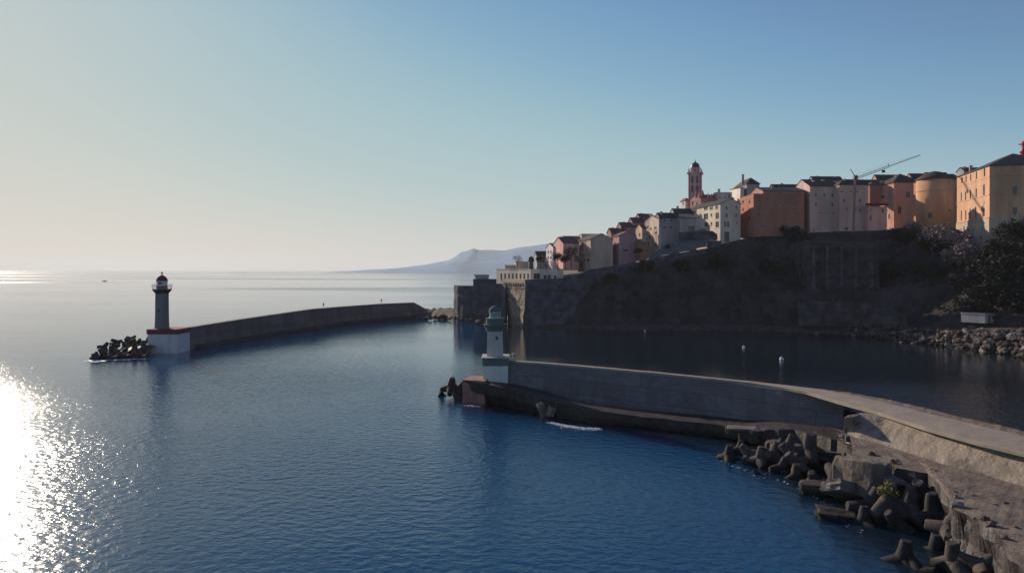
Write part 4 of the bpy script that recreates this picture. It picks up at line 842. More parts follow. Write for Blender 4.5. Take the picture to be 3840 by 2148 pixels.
for p, t in bank_pts:
    if n_b >= 285: break
    wp, cp, cz = interp(BK, p); g0, g1 = G(p, wp), G(p, cp, cz); q = g0.lerp(g1, t*1.05)
    s = rnd.uniform(.45, 1.0)*(1+.4*(p > 3650)); put_boulder(q.x, q.y, q.z-.25*s-.1, s, "brown grey boulder in the long rock bank below the dark slope", "boulders of the long rock bank"); n_b += 1
for k, (p, py, z, s, lab) in enumerate(((3650, 1226, 4.6, 2.2, "large pale rounded boulder just under the white cabin"), (3628, 1238, 4.4, 1.7, "whitish boulder left of the large pale one under the cabin"), (3684, 1236, 4.6, 1.9, "greenish grey boulder right of the large pale one under the cabin"))):
    q = G(p, py, z); put_boulder(q.x, q.y, q.z-.6, s, lab, None, BM[3])
for k, (p, py) in enumerate(((3045, 1255), (3062, 1250), (3078, 1254), (3100, 1253), (3122, 1248), (3070, 1246))):
    q = G(p, py, .1); put_boulder(q.x, q.y, .1, rnd.uniform(.5, .9), "small wet rock awash left of the long rock bank", "rocks awash left of the bank")
# rocky foot of the ramparts on the left
rows = []
for k, (z, dy) in enumerate(((-1.5, 0), (.5, 1.2), (1.3, 5), (2.2, 12), (3.0, 30))):
    row = []
    for p, py in ((1560, 1196), (1600, 1192), (1640, 1194), (1700, 1202), (1760, 1208), (1820, 1215), (1855, 1222)):
        for q in (0, .3, .6):
            x, y = G(p+q*45, py).xy; row.append((x+fn((x, k, 0), .3)*.8, y+dy+fn((x, y, 0), .2)*2.2, z+(fn((x, y, 3), .35)*1.0 if k else 0)))
    rows.append(row)
o = MB().loft(rows).build("rocky_shore", M['shore']); o["kind"] = "structure"
for k in range(16):
    p = 1600+k*17+rnd.uniform(-6, 6); q = G(p, interp([(1560, 1192), (1700, 1197), (1900, 1222)], p)[0]-rnd.uniform(2, 9), 1.2); put_boulder(q.x, q.y, 1.1, rnd.uniform(.9, 1.9), "dark flat rock on the shore between the breakwater and the bastion", "rocks between the breakwater and the bastion", BM[1+(k % 2)*3])
# foam
def foam(name, pts, label, seed, n=260, s0=.35):
    n *= 2; s0 *= .6
    rr = random.Random(seed); b = MB()
    for _ in range(n):
        a = rr.choice(range(len(pts)-1)); t = rr.random(); p = Vector(pts[a]).lerp(Vector(pts[a+1]), t); w_ = p.z
        x, y = p.x+rr.gauss(0, .25), p.y-abs(rr.gauss(0, 1))*w_; s = s0*rr.uniform(.3, 1.2); m_ = rr.randint(5, 7)
        b.add([(x+s*1.8*rr.uniform(.6, 1.2)*math.cos(6.28*i/m_), y+s*.8*rr.uniform(.6, 1.2)*math.sin(6.28*i/m_), .03+rr.random()*.05) for i in range(m_)], [tuple(range(m_))])
    o = b.build(name, M['foam']); return tag(o, label, "foam", kind="stuff")
def fp(px, py, w_): g = G(px, py); return (g.x, g.y, w_)
foam("foam", [fp(345, 1350, 1.0), fp(395, 1352, 1.6)], "white foam at the seaward tip of the tetrapod heap", 1, 240, .5)
foam("foam", [fp(400, 1349, .5), fp(470, 1348, .4), fp(500, 1346, .3), fp(560, 1344, .4)], "white foam line along the foot of the tetrapod heap", 2, 200, .35)
foam("foam", [fp(2062, 1583, .4), fp(2120, 1594, .7), fp(2180, 1602, .9), fp(2245, 1606, .6)], "white foam breaking against the dark near mole", 3, 330, .16)
foam("foam", [fp(1745, 1518, .5), fp(1800, 1522, .5)], "small patch of foam below the end of the near mole", 4, 60, .14)
# moored boats, buoys, distant boat
def buoy(px, py, s, label):
    g = G(px, py); t = thing("mooring_buoy", g, label, "buoy"); MB().lathe(g, [(.1*s, -.3), (.45*s, 0), (.5*s, .3*s), (.3*s, .65*s), (.08*s, .75*s)], 14).build("float", M['white'], t, smooth=True)
    MB().lathe(g, [(.06*s, .75*s), (.06*s, 1.05*s), (.14*s, 1.1*s), (.1*s, 1.25*s)], 8).build("ring", M['metal'], t)
buoy(2931, 1350, 1.0, "larger white mooring buoy nearest the near mole"); buoy(2789, 1304, .8, "white mooring buoy in the middle of the dark basin"); buoy(2418, 1242, .7, "tiny white buoy close under the rampart shore")
def boat(px, py, L, ang, mh, label, z=0, cabin=True):
    g = G(px, py, z); t = thing("small_boat", g, label, "boat"); rows = []
    for k in range(9):
        s = k/8; w_ = L*.17*math.sin(math.pi*min(1, .25+s*.75))**.7 if s < 1 else .02; x = (s-.5)*L; zz = .55+.35*s*s
        rows.append([Vector((x, -w_, zz)), Vector((x, -w_*.75, -.1)), Vector((x, 0, -.25)), Vector((x, w_*.75, -.1)), Vector((x, w_, zz)), Vector((x, w_*.85, zz-.05)), Vector((x, 0, .15)), Vector((x, -w_*.85, zz-.05)), Vector((x, -w_, zz))])
    m_ = Matrix.Rotation(ang, 3, 'Z'); rows = [[m_@v+g for v in r] for r in rows]; b = MB().loft(rows); b.add(rows[0][:-1], [tuple(range(8))]); b.build("hull", M[mh], t)
    if cabin:
        u = m_@Vector((1, 0, 0)); v = m_@Vector((0, 1, 0)); MB().obox((g.x, g.y), u, L*.13, v, L*.09, g.z+.4, g.z+1.6, .85).build("cabin", M[mh], t); MB().obox((g.x, g.y), u, L*.122, v, L*.095, g.z+1.0, g.z+1.35, .95).build("windscreen", M['glass'], t)
boat(392, 1054, 9, .1, 'metal', "tiny dark boat far out on the bright sea left of the lighthouse")
boat(2240, 1196, 4.5, .3, 'white', "left of the two small boats pulled up on the shore under the rampart", z=1.6)
boat(2275, 1190, 5, 1.9, 'white', "right of the two small boats pulled up on the shore under the rampart", z=1.8)
boat(3078, 1218, 4, 1.2, 'white', "left of two pale dinghies under the low grey quay wall", z=2.0, cabin=False)
boat(3102, 1218, 3.6, 1.7, 'white', "right of two pale dinghies under the low grey quay wall", z=2.0, cabin=False)
boat(2660, 1206, 4.5, .5, 'white', "single pale boat ashore in the middle of the dark shoreline", z=1.8)
# ---------------------------------------------------------------- far breakwater and its lighthouse
def poly_at(tab, k): return interp([(i,)+tuple(v) for i, v in enumerate(tab)], k)
far_top = [(668, 189, 1234), (800, 208, 1213), (930, 226, 1193), (1050, 245, 1176), (1176, 264, 1158), (1274, 286, 1150), (1429, 308, 1139), (1553, 326, 1134), (1597, 327, 1158), (1606, 327, 1175)]
fm = thing("breakwater_wall", W(668, 1320, 189), "long dark curved breakwater wall running from the red topped lighthouse to the headland", "breakwater")
Pf = []
for k in range((len(far_top)-1)*5+1): Pf.append(poly_at(far_top, k/5))
rows = []
ring = []
for i, (px, Y, t) in enumerate(Pf):
    x = X(px, Y); z1 = zat(t, Y); a = Pf[max(0, i-1)]; c = Pf[min(len(Pf)-1, i+1)]
    d = Vector((X(c[0], c[1])-X(a[0], a[1]), c[1]-a[1], 0)).normalized(); n_ = Vector((d.y, -d.x, 0))
    if n_.y > 0: n_ = -n_
    p = Vector((x, Y, 0)); r = []
    for (o_, z) in ((.9, -1.5), (.6, 1.2), (.35, z1*.5), (.1, z1-.35), (.1, z1), (-1.6, z1), (-1.9, -1.5)):
        q = p+n_*(o_+(fn((x, z, Y), .25)*.15 if o_ > .2 else 0)); q.z = z; r.append(q)
    ring.append(r)
b = MB().loft(ring); b.add(ring[0], [tuple(range(7))]); b.add(ring[-1], [tuple(range(7))]); b.build("wall", M['molewall'], fm)
b = MB(); st = []
for i, (px, Y, t) in enumerate(Pf[2:]):
    g = Vector((X(px, Y), Y, 0)); a = Pf[i+1]; c = Pf[min(len(Pf)-1, i+3)]; d = Vector((X(c[0], c[1])-X(a[0], a[1]), c[1]-a[1], 0)).normalized(); n_ = Vector((d.y, -d.x, 0))
    if n_.y > 0: n_ = -n_
    w_ = 1.8+max(0, (i-18))*.12+fn((i*.4, 0, 0))*.5; h = .75+fn((i*.7, 3, 0))*.15+max(0, i-20)*.02; r = []
    for (o_, z) in ((w_+.3, -1.5), (w_, h), (.5, h+.1)):
        q = g+n_*o_; q.z = z; r.append(q)
    st.append(r)
b.loft(st).build("landing_ledge", M['wet'], fm)
MB().obox((X(1517, 321), 320.4), (1, -.0), 2.8, (0, 1), .15, 1.0, zat(1169, 321)).build("doorway", M['glass'], fm)
# lighthouse (far)
Yl = 189.8; xl = X(609, 190); zt = 6.05
lh = thing("lighthouse", (xl, Yl, -1), "dark lighthouse with a red topped white base at the end of the far breakwater", "lighthouse")
mg = paint("grey_tower_stone", (.20, .185, .20)); mred = paint("dark_red_paint", (.20, .03, .05), st=.2); mwb = mat("whitewashed_base", (.62, .6, .62), .08, .5, .85, .2, 3, stain=.3, stain_col=(.3, .3, .32))
def octo(c, r, sx=1.0, ph=math.pi/8): return [(c[0]+r*sx*math.cos(i*math.pi/4+ph), c[1]+r*math.sin(i*math.pi/4+ph)) for i in range(8)]
def rbox(cx, cy, hx, hy, ch): return [(cx-hx+ch, cy-hy), (cx+hx-ch, cy-hy), (cx+hx, cy-hy+ch), (cx+hx, cy+hy-ch), (cx+hx-ch, cy+hy), (cx-hx+ch, cy+hy), (cx-hx, cy+hy-ch), (cx-hx, cy-hy+ch)]
xb_ = X(605, 186); MB().prism(rbox(xb_, 190.2, 3.85, 4.1, .7), -1, zat(1253, 186)).build("base", mwb, lh)
MB().prism(rbox(xb_, 190.2, 4.05, 4.3, .7), zat(1253, 186)+.003, zt).build("base_cap", mred, lh)
zc = 15.0
MB().lathe((xl, Yl), [(1.75, zt+.003), (1.62, 9), (1.58, zc)], 8, math.pi/8).build("tower", mg, lh)
MB().lathe((xl, Yl), [(1.62, zc+.003), (2.2, zc+.75), (2.35, zc+.95), (2.35, zc+1.15)], 16).build("gallery", M['metal'], lh)
MB().lathe((xl, Yl), [(1.35, zc+1.153), (1.35, 17.0)], 12).build("watch_room", mred, lh)
b = MB(); rg = 2.25
for k in range(20):
    a = 6.283*k/20; b.tube((xl+rg*math.cos(a), Yl+rg*math.sin(a), zc+1.15), (xl+(rg+.18)*math.cos(a), Yl+(rg+.18)*math.sin(a), zc+2.3), .035, n=4)
    a2 = 6.283*(k+1)/20
    for q, h in ((rg+.06, .4), (rg+.12, .8), (rg+.18, 1.15)): b.tube((xl+q*math.cos(a), Yl+q*math.sin(a), zc+1.15+h), (xl+q*math.cos(a2), Yl+q*math.sin(a2), zc+1.15+h), .035, n=4)
b.build("railing", M['rail'], lh)
MB().lathe((xl, Yl), [(1.3, 17.003), (1.3, 17.25)], 12).lathe((xl, Yl), [(1.35, 18.0), (1.35, 18.15)], 12).build("lantern_frame", M['white'], lh)
b = MB()
for k in range(12): a = 6.283*k/12; b.tube((xl+1.25*math.cos(a), Yl+1.25*math.sin(a), 17.2), (xl+1.25*math.cos(a), Yl+1.25*math.sin(a), 18.05), .06, n=4)
b.build("glazing_bars", M['white'], lh)
MB().lathe((xl, Yl), [(1.12, 17.26), (1.12, 17.99)], 12).build("lantern_glass", paint("bright_lantern_panes", (.6, .6, .66)), lh)
MB().lathe((xl+.0, Yl-1.15), [(.38, 17.3), (.42, 17.6), (.38, 17.9)], 8).build("lamp", mred, lh)
dm = MB().lathe((xl, Yl), [(1.42, 18.153), (1.36, 18.45), (1.12, 18.95), (.75, 19.35), (.35, 19.6), (.18, 19.7)], 16).build("dome", mred, lh, smooth=True)
MB().lathe((xl, Yl), [(.1, 19.7), (.1, 19.95), (.26, 20.05), (.28, 20.25), (.15, 20.42)], 10).build("finial", M['metal'], dm)
MB().obox((xl-.15, Yl-1.53), (1, 0), .22, (0, 1), .06, 10.2, 11.0).build("window", M['glass'], lh)
# ---------------------------------------------------------------- tetrapods
def tetra_mesh(m, k=1.0, seed=0):
    dirs = [Vector((0, 0, 1)), Vector((math.sqrt(8)/3, 0, -1/3)), Vector((-math.sqrt(2)/3, math.sqrt(2/3), -1/3)), Vector((-math.sqrt(2)/3, -math.sqrt(2/3), -1/3))]
    b = MB(); n = 14
    for d in dirs:
        a = d.orthogonal().normalized(); e = d.cross(a); prof = [(0, .74), (.55, .68), (1.1, .58), (1.72, .47), (1.80, .43), (1.83, .38)]; vs = []
        for s, r in prof:
            for i in range(n):
                t = 6.2832*i/n; p = d*s+(a*math.cos(t)+e*math.sin(t))*r; p += p.normalized()*mnoise.noise(p*2.2+Vector((seed, 0, 0)))*.13; vs.append(p*k)
        fs = [(q*n+i, q*n+(i+1) % n, (q+1)*n+(i+1) % n, (q+1)*n+i) for q in range(len(prof)-1) for i in range(n)]; fs.append(tuple(range(5*n, 6*n))); b.add(vs, fs)
    me = bpy.data.meshes.new("tetrapod"); me.from_pydata([tuple(v) for v in b.v], [], b.f)
    for p in me.polygons: p.use_smooth = len(p.vertices) == 4
    me.materials.append(m); return me
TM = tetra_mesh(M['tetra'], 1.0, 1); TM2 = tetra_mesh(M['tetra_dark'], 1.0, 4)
def tetra(px, py, z, s, rot, label, group=None, m=None):
    g = G(px, py, z); o = bpy.data.objects.new("tetrapod", m or TM); C.objects.link(o); o.location = g; o.scale = (s,)*3; o.rotation_euler = rot; return tag(o, label, "tetrapod", group)
rt = random.Random(11)
lst = [(350, 1340, .4, .75), (362, 1335, .7, .8), (385, 1322, 1.3, .9), (390, 1300, 2.0, .95), (400, 1330, .8, .9), (420, 1312, 1.6, .9), (428, 1292, 2.4, .85), (440, 1280, 3.2, .95), (455, 1318, 1.6, 1), (470, 1300, 2.0, 1), (487, 1280, 3.3, .95), (492, 1268, 4.0, .8), (505, 1312, 1.8, 1.1), (520, 1282, 3.0, .9), (536, 1300, 2.2, 1.1), (542, 1318, 1.2, .9), (515, 1332, .6, .9), (480, 1334, .5, .9), (440, 1338, .3, .9), (552, 1276, 3.2, .7), (420, 1342, .1, .8), (548, 1334, .4, .7)]
for i, (px, py, z, s) in enumerate(lst):
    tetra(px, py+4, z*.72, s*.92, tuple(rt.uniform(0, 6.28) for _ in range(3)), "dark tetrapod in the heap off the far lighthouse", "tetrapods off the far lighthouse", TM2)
rows = []
for k in range(12):
    a = [(3.2, 0), (4.8, 1)][0]; px = 352+k*18; zc_ = .3+1.9*min(1, k/7); y0 = G(px, 1340-k*.6).y
    rows.append([Vector((X(px, y0), y0-.3, -1)), Vector((X(px, y0), y0+1.2, zc_*.6+fn((k*.5, 1, 0))*.5)), Vector((X(px, y0), y0+4, zc_+fn((k*.5, 2, 0))*.6)), Vector((X(px, y0), y0+8, zc_*.8)), Vector((X(px, y0), y0+11, -1))])
o = MB().loft(rows).build("rock_mound", M['wet']); tag(o, "low dark rock mound under the tetrapods of the far lighthouse", "rock mound")
for i in range(26):      # seaward boulders peeping over the far wall
    pass
# ---------------------------------------------------------------- near mole
def G6(px, py, z): return G(px, py, z)
T = 6.4
dark = [(1900, 1350, .9), (2025, 1357, .9), (2200, 1371, .9), (2400, 1389, .9), (2550, 1403, .9), (2700, 1418, .95), (2850, 1433, 1.0), (3000, 1450, 1.1), (3080, 1460, 1.3), (3150, 1471, 1.6), (3200, 1480, 1.8)]
wallp = []
for k in range((len(dark)-1)*6+1): wallp.append(poly_at(dark, k/6))
def normals(pts):
    out = []
    for i in range(len(pts)):
        a, c = pts[max(0, i-1)], pts[min(len(pts)-1, i+1)]; d = (c-a); d.z = 0; d.normalize(); out.append(Vector((d.y, -d.x, 0)))
    return out
def sweep(pts, prof, rough=.12, sc_=.35, close=True):
    """prof(i) -> list of (outward offset, z); outward = to the right of travel direction"""
    ns = normals(pts); rows = []
    for i, (p, n_) in enumerate(zip(pts, ns)):
        r = []
        for j, (o_, z, k) in enumerate(prof(i)):
            q = Vector((p.x, p.y, 0))+n_*o_; q.z = z; d = fn((q.x, q.y, z), sc_)*rough*k; r.append(q+n_*d+Vector((0, 0, d*.4))); 
        rows.append(r)
    b = MB().loft(rows)
    if close:
        for e in (0, -1): b.add(rows[e], [tuple(range(len(rows[e])))])
    return b, rows
pts = [G(p, y, T) for p, y, w_ in wallp]
def baseZ(px): return interp([(1900, 3.0), (2060, 2.0), (2300, 1.3), (3000, 1.5), (3200, 2.2)], px)[0]
hw_ = thing("harbour_wall", (pts[0].x, pts[0].y, 0), "long near harbour wall, dark shaded face on the left and pale sunlit top and face on the right", "harbour wall")
# the top: a thin line on the left that widens into a broad walk on the right
far_e = [(3185, 1479), (3260, 1494), (3334, 1511), (3479, 1549), (3673, 1595), (3838, 1634), (4000, 1672), (4250, 1728), (4600, 1800)]
near_e = [(3140, 1503), (3213, 1523), (3285, 1542), (3479, 1605), (3673, 1658), (3838, 1697), (4010, 1736), (4300, 1800), (4700, 1885)]
ns_ = normals(pts); pairs = []
for p, n_, (px, py, w_) in zip(pts, ns_, wallp):
    if px > 3085: break
    ww = .95 if px < 2750 else .95+2.6*((px-2750)/380)**1.6
    pairs.append((p, p+n_*ww, px))
for f_, n_ in zip(far_e, near_e): pairs.append((G(f_[0], f_[1], T), G(n_[0], n_[1], T), f_[0]))
L_ = [0]
for a, c in zip(pairs, pairs[1:]): L_.append(L_[-1]+(c[0]-a[0]).length)
tabF = [(l,)+tuple(p[0])+tuple(p[1])+(p[2],) for l, p in zip(L_, pairs)]; NP = 150; PR = []
for k in range(NP):
    v = interp(tabF, L_[-1]*k/(NP-1)); PR.append((Vector(v[:3]), Vector(v[3:6]), v[6]))
rows = []
for f_, n_, px in PR:
    o_ = (n_-f_).normalized(); jz = fn((f_.x*1.0, f_.y, 0), .4)*.03
    rows.append([f_+Vector((0, 0, -.35)), f_+Vector((0, 0, jz)), f_.lerp(n_, .06)+Vector((0, 0, .05+jz)), f_.lerp(n_, .5)+Vector((0, 0, .02)), f_.lerp(n_, .97)+Vector((0, 0, jz)), n_+Vector((0, 0, -.05)), n_+Vector((0, 0, -.33))])
b = MB().loft(rows); b.add(rows[0], [tuple(range(7))]); b.build("parapet", M['parapet'], hw_)
rows = []; fp0 = None; FE_ = Vector((38.7, 86.2, 0))
for f_, n_, px in PR:
    if px > 3178: break
    o_ = (n_-f_).normalized(); bz = baseZ(px); q0 = n_-o_*.12
    if px > 2700:
        if fp0 is None: fp0 = q0.copy(); o0_ = o_.copy()
        q0 = fp0.lerp(FE_, min(1, (px-2700)/470)); o_ = o0_
    q0 = Vector((q0.x, q0.y, 0)); back_ = f_+(f_-n_).normalized()*(0 if px < 2700 else min(2.0, (px-2700)/200)); back_.z = 0
    r = [Vector((back_.x, back_.y, -1.5)), Vector((back_.x, back_.y, T-.36))]
    for k in range(8):
        z = T-.36-(T-.36-bz)*k/7; q = q0+o_*(.09*k)+o_*fn((q0.x, q0.y, z), .35)*.12*(k > 0); q.z = z; r.append(q)
    q = q0+o_*.75; q.z = -1.5; r.append(q); rows.append(r)
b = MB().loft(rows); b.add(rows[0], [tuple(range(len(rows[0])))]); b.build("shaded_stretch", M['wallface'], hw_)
# core of the wall under the broad walk
rows = [[Vector((f_.x, f_.y, -1.5)), Vector((f_.x, f_.y, T-.36)), f_.lerp(n_, .86)+Vector((0, 0, -.36)), Vector((f_.lerp(n_, .8).x, f_.lerp(n_, .8).y, -1.5))] for f_, n_, px in PR if px > 3290]
MB().loft(rows).build("wall_core", M['concrete'], hw_)
# the rough sunlit face that stands proud of the wall on the right
LE_ = [(3164, 1566, 5.95), (3180, 1556, 6.0), (3217, 1549, 6.0), (3320, 1562, 6.03), (3479, 1611, 6.05), (3673, 1663, 6.05), (3838, 1702, 6.05), (4010, 1741, 6.05), (4300, 1806, 6.05), (4700, 1890, 6.05)]
base_e = [(3164, 1626, 3.6), (3180, 1634, 3.8), (3217, 1642, 4), (3320, 1668, 4), (3430, 1704, 4), (3552, 1743, 4), (3721, 1787, 4), (3838, 1821, 4), (4040, 1880, 4), (4330, 1960, 4), (4800, 2080, 4)]
def res(tab, z, n=90):
    P3 = [G(t[0], t[1], t[2] if len(t) > 2 else z) for t in tab]; L = [0]
    for a, c in zip(P3, P3[1:]): L.append(L[-1]+(c-a).length)
    tb = [(l,)+tuple(p) for l, p in zip(L, P3)]; return [Vector(interp(tb, L[-1]*k/(n-1))) for k in range(n)]
LEp, BE = res(LE_, T), res(base_e, 4)
rows = []
for i in range(90):
    a, bb = LEp[i], BE[i]; inw = Vector((1.0, .55, 0)); r = [Vector((a.x, a.y, -1))+inw*1.6, a+inw*1.6+Vector((0, 0, -.05)), a+inw*.15, a]
    for k in range(1, 9):
        q = a.lerp(bb, k/8); dd = fn((q.x, q.y, q.z), .9, 6)*.085; r.append(q+Vector((-.8, -.4, .1))*dd)
    r.append(Vector((bb.x, bb.y, 2.5))); rows.append(r)
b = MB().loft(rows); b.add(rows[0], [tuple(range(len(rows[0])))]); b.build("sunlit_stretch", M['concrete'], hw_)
# quay in front: rows from wall foot to water
Q1 = [(1735, 1425, 3.6), (1905, 1455, 3.0), (2060, 1500, 2.3), (2200, 1535, 1.7), (2420, 1563, 1.5), (2700, 1592, 1.6), (2812, 1616, 1.8), (2959, 1606, 2.6), (3143, 1650, 2.7), (3200, 1692, 3.2)]
Q0 = [(1810, 1412, 3.6), (1905, 1436, 3.0), (2060, 1478, 2.3), (2200, 1522, 1.7), (2420, 1546, 1.5), (2700, 1568, 1.6), (2812, 1582, 1.8), (2959, 1592, 2.6), (3143, 1612, 2.7), (3230, 1636, 3.2)]
Q2 = [(1750, 1512, -.5), (1905, 1532, -.5), (2060, 1572, -.5), (2200, 1598, -.5), (2420, 1615, -.5), (2700, 1652, -.5), (2812, 1670, -.5), (2959, 1735, -.5), (3112, 1785, -.5), (3200, 1850, -.5)]
def RS(tab, n=90):
    P3 = [G(*t) for t in tab]; return [Vector(interp([(i,)+tuple(p) for i, p in enumerate(P3)], (len(P3)-1)*k/(n-1))) for k in range(n)]
A, B_, D_ = RS(Q0), RS(Q1), RS(Q2); rows = []
for i in range(90):
    a, c, d = A[i], B_[i], D_[i]; r = [a+Vector((.1, 2.0, -.1)), a]
    for k in (.3, .6): q = a.lerp(c, k); q.z += fn(q, .8)*.12; r.append(q)
    e = c+Vector((fn((i*.35, 0, 0))*.5, fn((i*.3, 2, 0))*.55, 0)); r.append(e)
    ez = max(.35, c.z-1.5); m1 = e.lerp(d, .1); m1.z = ez+fn((i*.4, 5, 0))*.25; r.append(m1)
    m2 = c.lerp(d, .55); m2.z = ez*.55+fn((m2.x, m2.y, 0), .5)*.3; r.append(m2)
    m3 = c.lerp(d, .9); m3.z = .1+fn((m3.x, m3.y, 4), .6)*.3; m3 += Vector((fn((i*.5, 9, 0))*.8, fn((i*.5, 7, 0))*.8, 0)); r.append(m3)
    d2 = d.copy(); d2.z = -2; r.append(d2); rows.append(r)
b = MB().loft(rows); b.add(rows[0], [tuple(range(len(rows[0])))]); o = b.build("lower_quay", M['wet']); o["kind"] = "structure"
# quay platform of the sunlit stretch
up_e = [(3200, 1690), (3305, 1716), (3372, 1742), (3489, 1762), (3561, 1862), (3600, 1905), (3716, 1958), (3838, 2065), (3900, 2200), (3950, 2450)]
E = RS([(p, y, 4.0) for p, y in up_e], 80); BB = RS([(3185, 1628, 4.0)]+[(p, y, 4.0) for p, y, z in base_e[2:9]]+[(4350, 2050, 4), (4700, 2300, 4)], 80); rows = []; sides = []
for i in range(80):
    a, c = BB[i], E[i]; r = [a+Vector((1.2, .5, -.15)), a+Vector((0, 0, -.05))]
    for k in (.25, .5, .75): q = a.lerp(c, k); q.z = 4-.25*k+fn(q, .6, 5)*.06; r.append(q)
    e = c+Vector((fn((c.x, c.y, 1), .5)*.25, fn((c.x, c.y, 2), .5)*.25, -.3)); r.append(e)
    rs = [e+Vector((.02, 0, -.02))]
    for z, o_ in ((2.9, .0), (1.6, -.2), (.5, .3), (-1.5, .9)):
        rs.append(Vector((e.x-o_, e.y-o_*.5, z))+Vector((1, .6, 0))*fn((e.x, e.y, z), .5, 5)*.5)
    rows.append(r); sides.append(rs)
o = MB().loft(rows).build("quay", M['quaytop']); o["kind"] = "structure"
b = MB().loft(sides); o = b.build("quay_side", M['wet']); o["kind"] = "structure"
# harbour side ledge behind the wall
rows = []
for f_, n_, px in PR:
    if px < 3060: continue
    py = interp([(3060, 1455), (3200, 1474), (3334, 1498), (3479, 1531), (3605, 1564), (3721, 1587), (3838, 1615), (4000, 1652), (4250, 1708), (4600, 1780)], px)[0]
    q = G(px, py, 4.7)+Vector((fn((px*.02, 0, 0))*.3, fn((px*.02, 4, 0))*.3, fn((px*.03, 8, 0))*.08)); a = f_.copy(); a.z = 4.7; inn = f_+(n_-f_)*.1; inn.z = 4.6
    rows.append([Vector((q.x+.5, q.y+.6, -1.5)), q, a.lerp(q, .5), inn])
b = MB().loft(rows); b.add(rows[0], [tuple(range(4))]); o = b.build("inner_ledge", M['quaytop']); o["kind"] = "structure"
# red painted end block
eb = thing("end_block", G(1740, 1424, 3.6)-Vector((0, 0, 4)), "dull red painted concrete block at the tip of the near mole", "concrete block")
g = G(1738, 1424, 3.6)
MB().prism([(g.x-.15, g.y-.25), (g.x+3.4, g.y-1.6), (g.x+4.6, g.y+3.4), (g.x+.9, g.y+4.6)], -1, 3.66).build("block", mat("worn_red_paint", (.30, .15, .13), .25, .8, .85, .4, 4, stain=.7, stain_col=(.16, .12, .11)), eb)
# near lighthouse
Yn = 120; xn = X(1856, Yn)
nl = thing("lighthouse", (xn, Yn, 3), "small grey lighthouse with a green banded white base at the tip of the near mole", "lighthouse")
mgb = mat("pale_base_render", (.64, .66, .64), .08, .6, .85, .2, 3, stain=.4, stain_col=(.32, .33, .33)); mgr = paint("dark_green_paint", (.12, .15, .155), st=.2); mtw = paint("grey_tower_render", (.50, .48, .48), st=.3)
bx0, bx1 = X(1812, 117.6), X(1905, 117.6)
MB().box(bx0, bx1, 117.6, 122.4, 2.4, 5.75).build("base", mgb, nl)
MB().box(bx0-.12, bx1+.12, 117.48, 122.5, 5.753, 6.96).build("base_cap", mgr, nl)
MB().box(bx0-.3, bx1+.2, 117.3, 122.6, 6.963, 7.08).build("base_slab", M['frame'], nl)
MB().lathe((xn, Yn), [(1.42, 7.083), (1.36, 9), (1.34, 11.1)], 8, math.pi/8).build("tower", mtw, nl)
MB().lathe((xn, Yn), [(1.36, 11.103), (1.45, 11.5), (1.8, 12.0), (1.85, 12.2)], 16).build("gallery", mgr, nl)
MB().lathe((xn, Yn), [(1.45, 12.203), (1.45, 13.05), (1.55, 13.1), (1.55, 13.2)], 16).build("parapet", mgr, nl)
b = MB().lathe((xn, Yn), [(.98, 13.2), (.98, 13.38)], 12).lathe((xn, Yn), [(.98, 14.1), (1.0, 14.22)], 12)
for k in range(10): a = 6.283*k/10+.2; b.tube((xn+.92*math.cos(a), Yn+.92*math.sin(a), 13.38), (xn+.92*math.cos(a), Yn+.92*math.sin(a), 14.1), .05, n=4)
b.build("lantern_frame", paint("lantern_white", (.6, .64, .64)), nl)
MB().lathe((xn, Yn), [(.82, 13.38), (.82, 14.1)], 12).build("lantern_glass", paint("lantern_panes", (.25, .3, .3)), nl)
dm = MB().lathe((xn, Yn), [(1.02, 14.223), (.98, 14.45), (.8, 14.8), (.5, 15.05), (.15, 15.18)], 16).build("dome", paint("dome_green", (.11, .13, .14)), nl, smooth=True)
MB().lathe((xn, Yn), [(.03, 15.15), (.02, 17.2)], 5).build("lightning_rod", M['metal'], dm)
wo = MB().obox((X(1863, 118.7), 118.73), (1, 0), .3, (0, 1), .05, zat(1276, 118.7), zat(1258, 118.7)).build("window", M['frame'], nl); MB().obox((X(1863, 118.7), 118.66), (1, 0), .18, (0, 1), .03, zat(1274, 118.7), zat(1261, 118.7)).build("pane", M['glass'], wo)
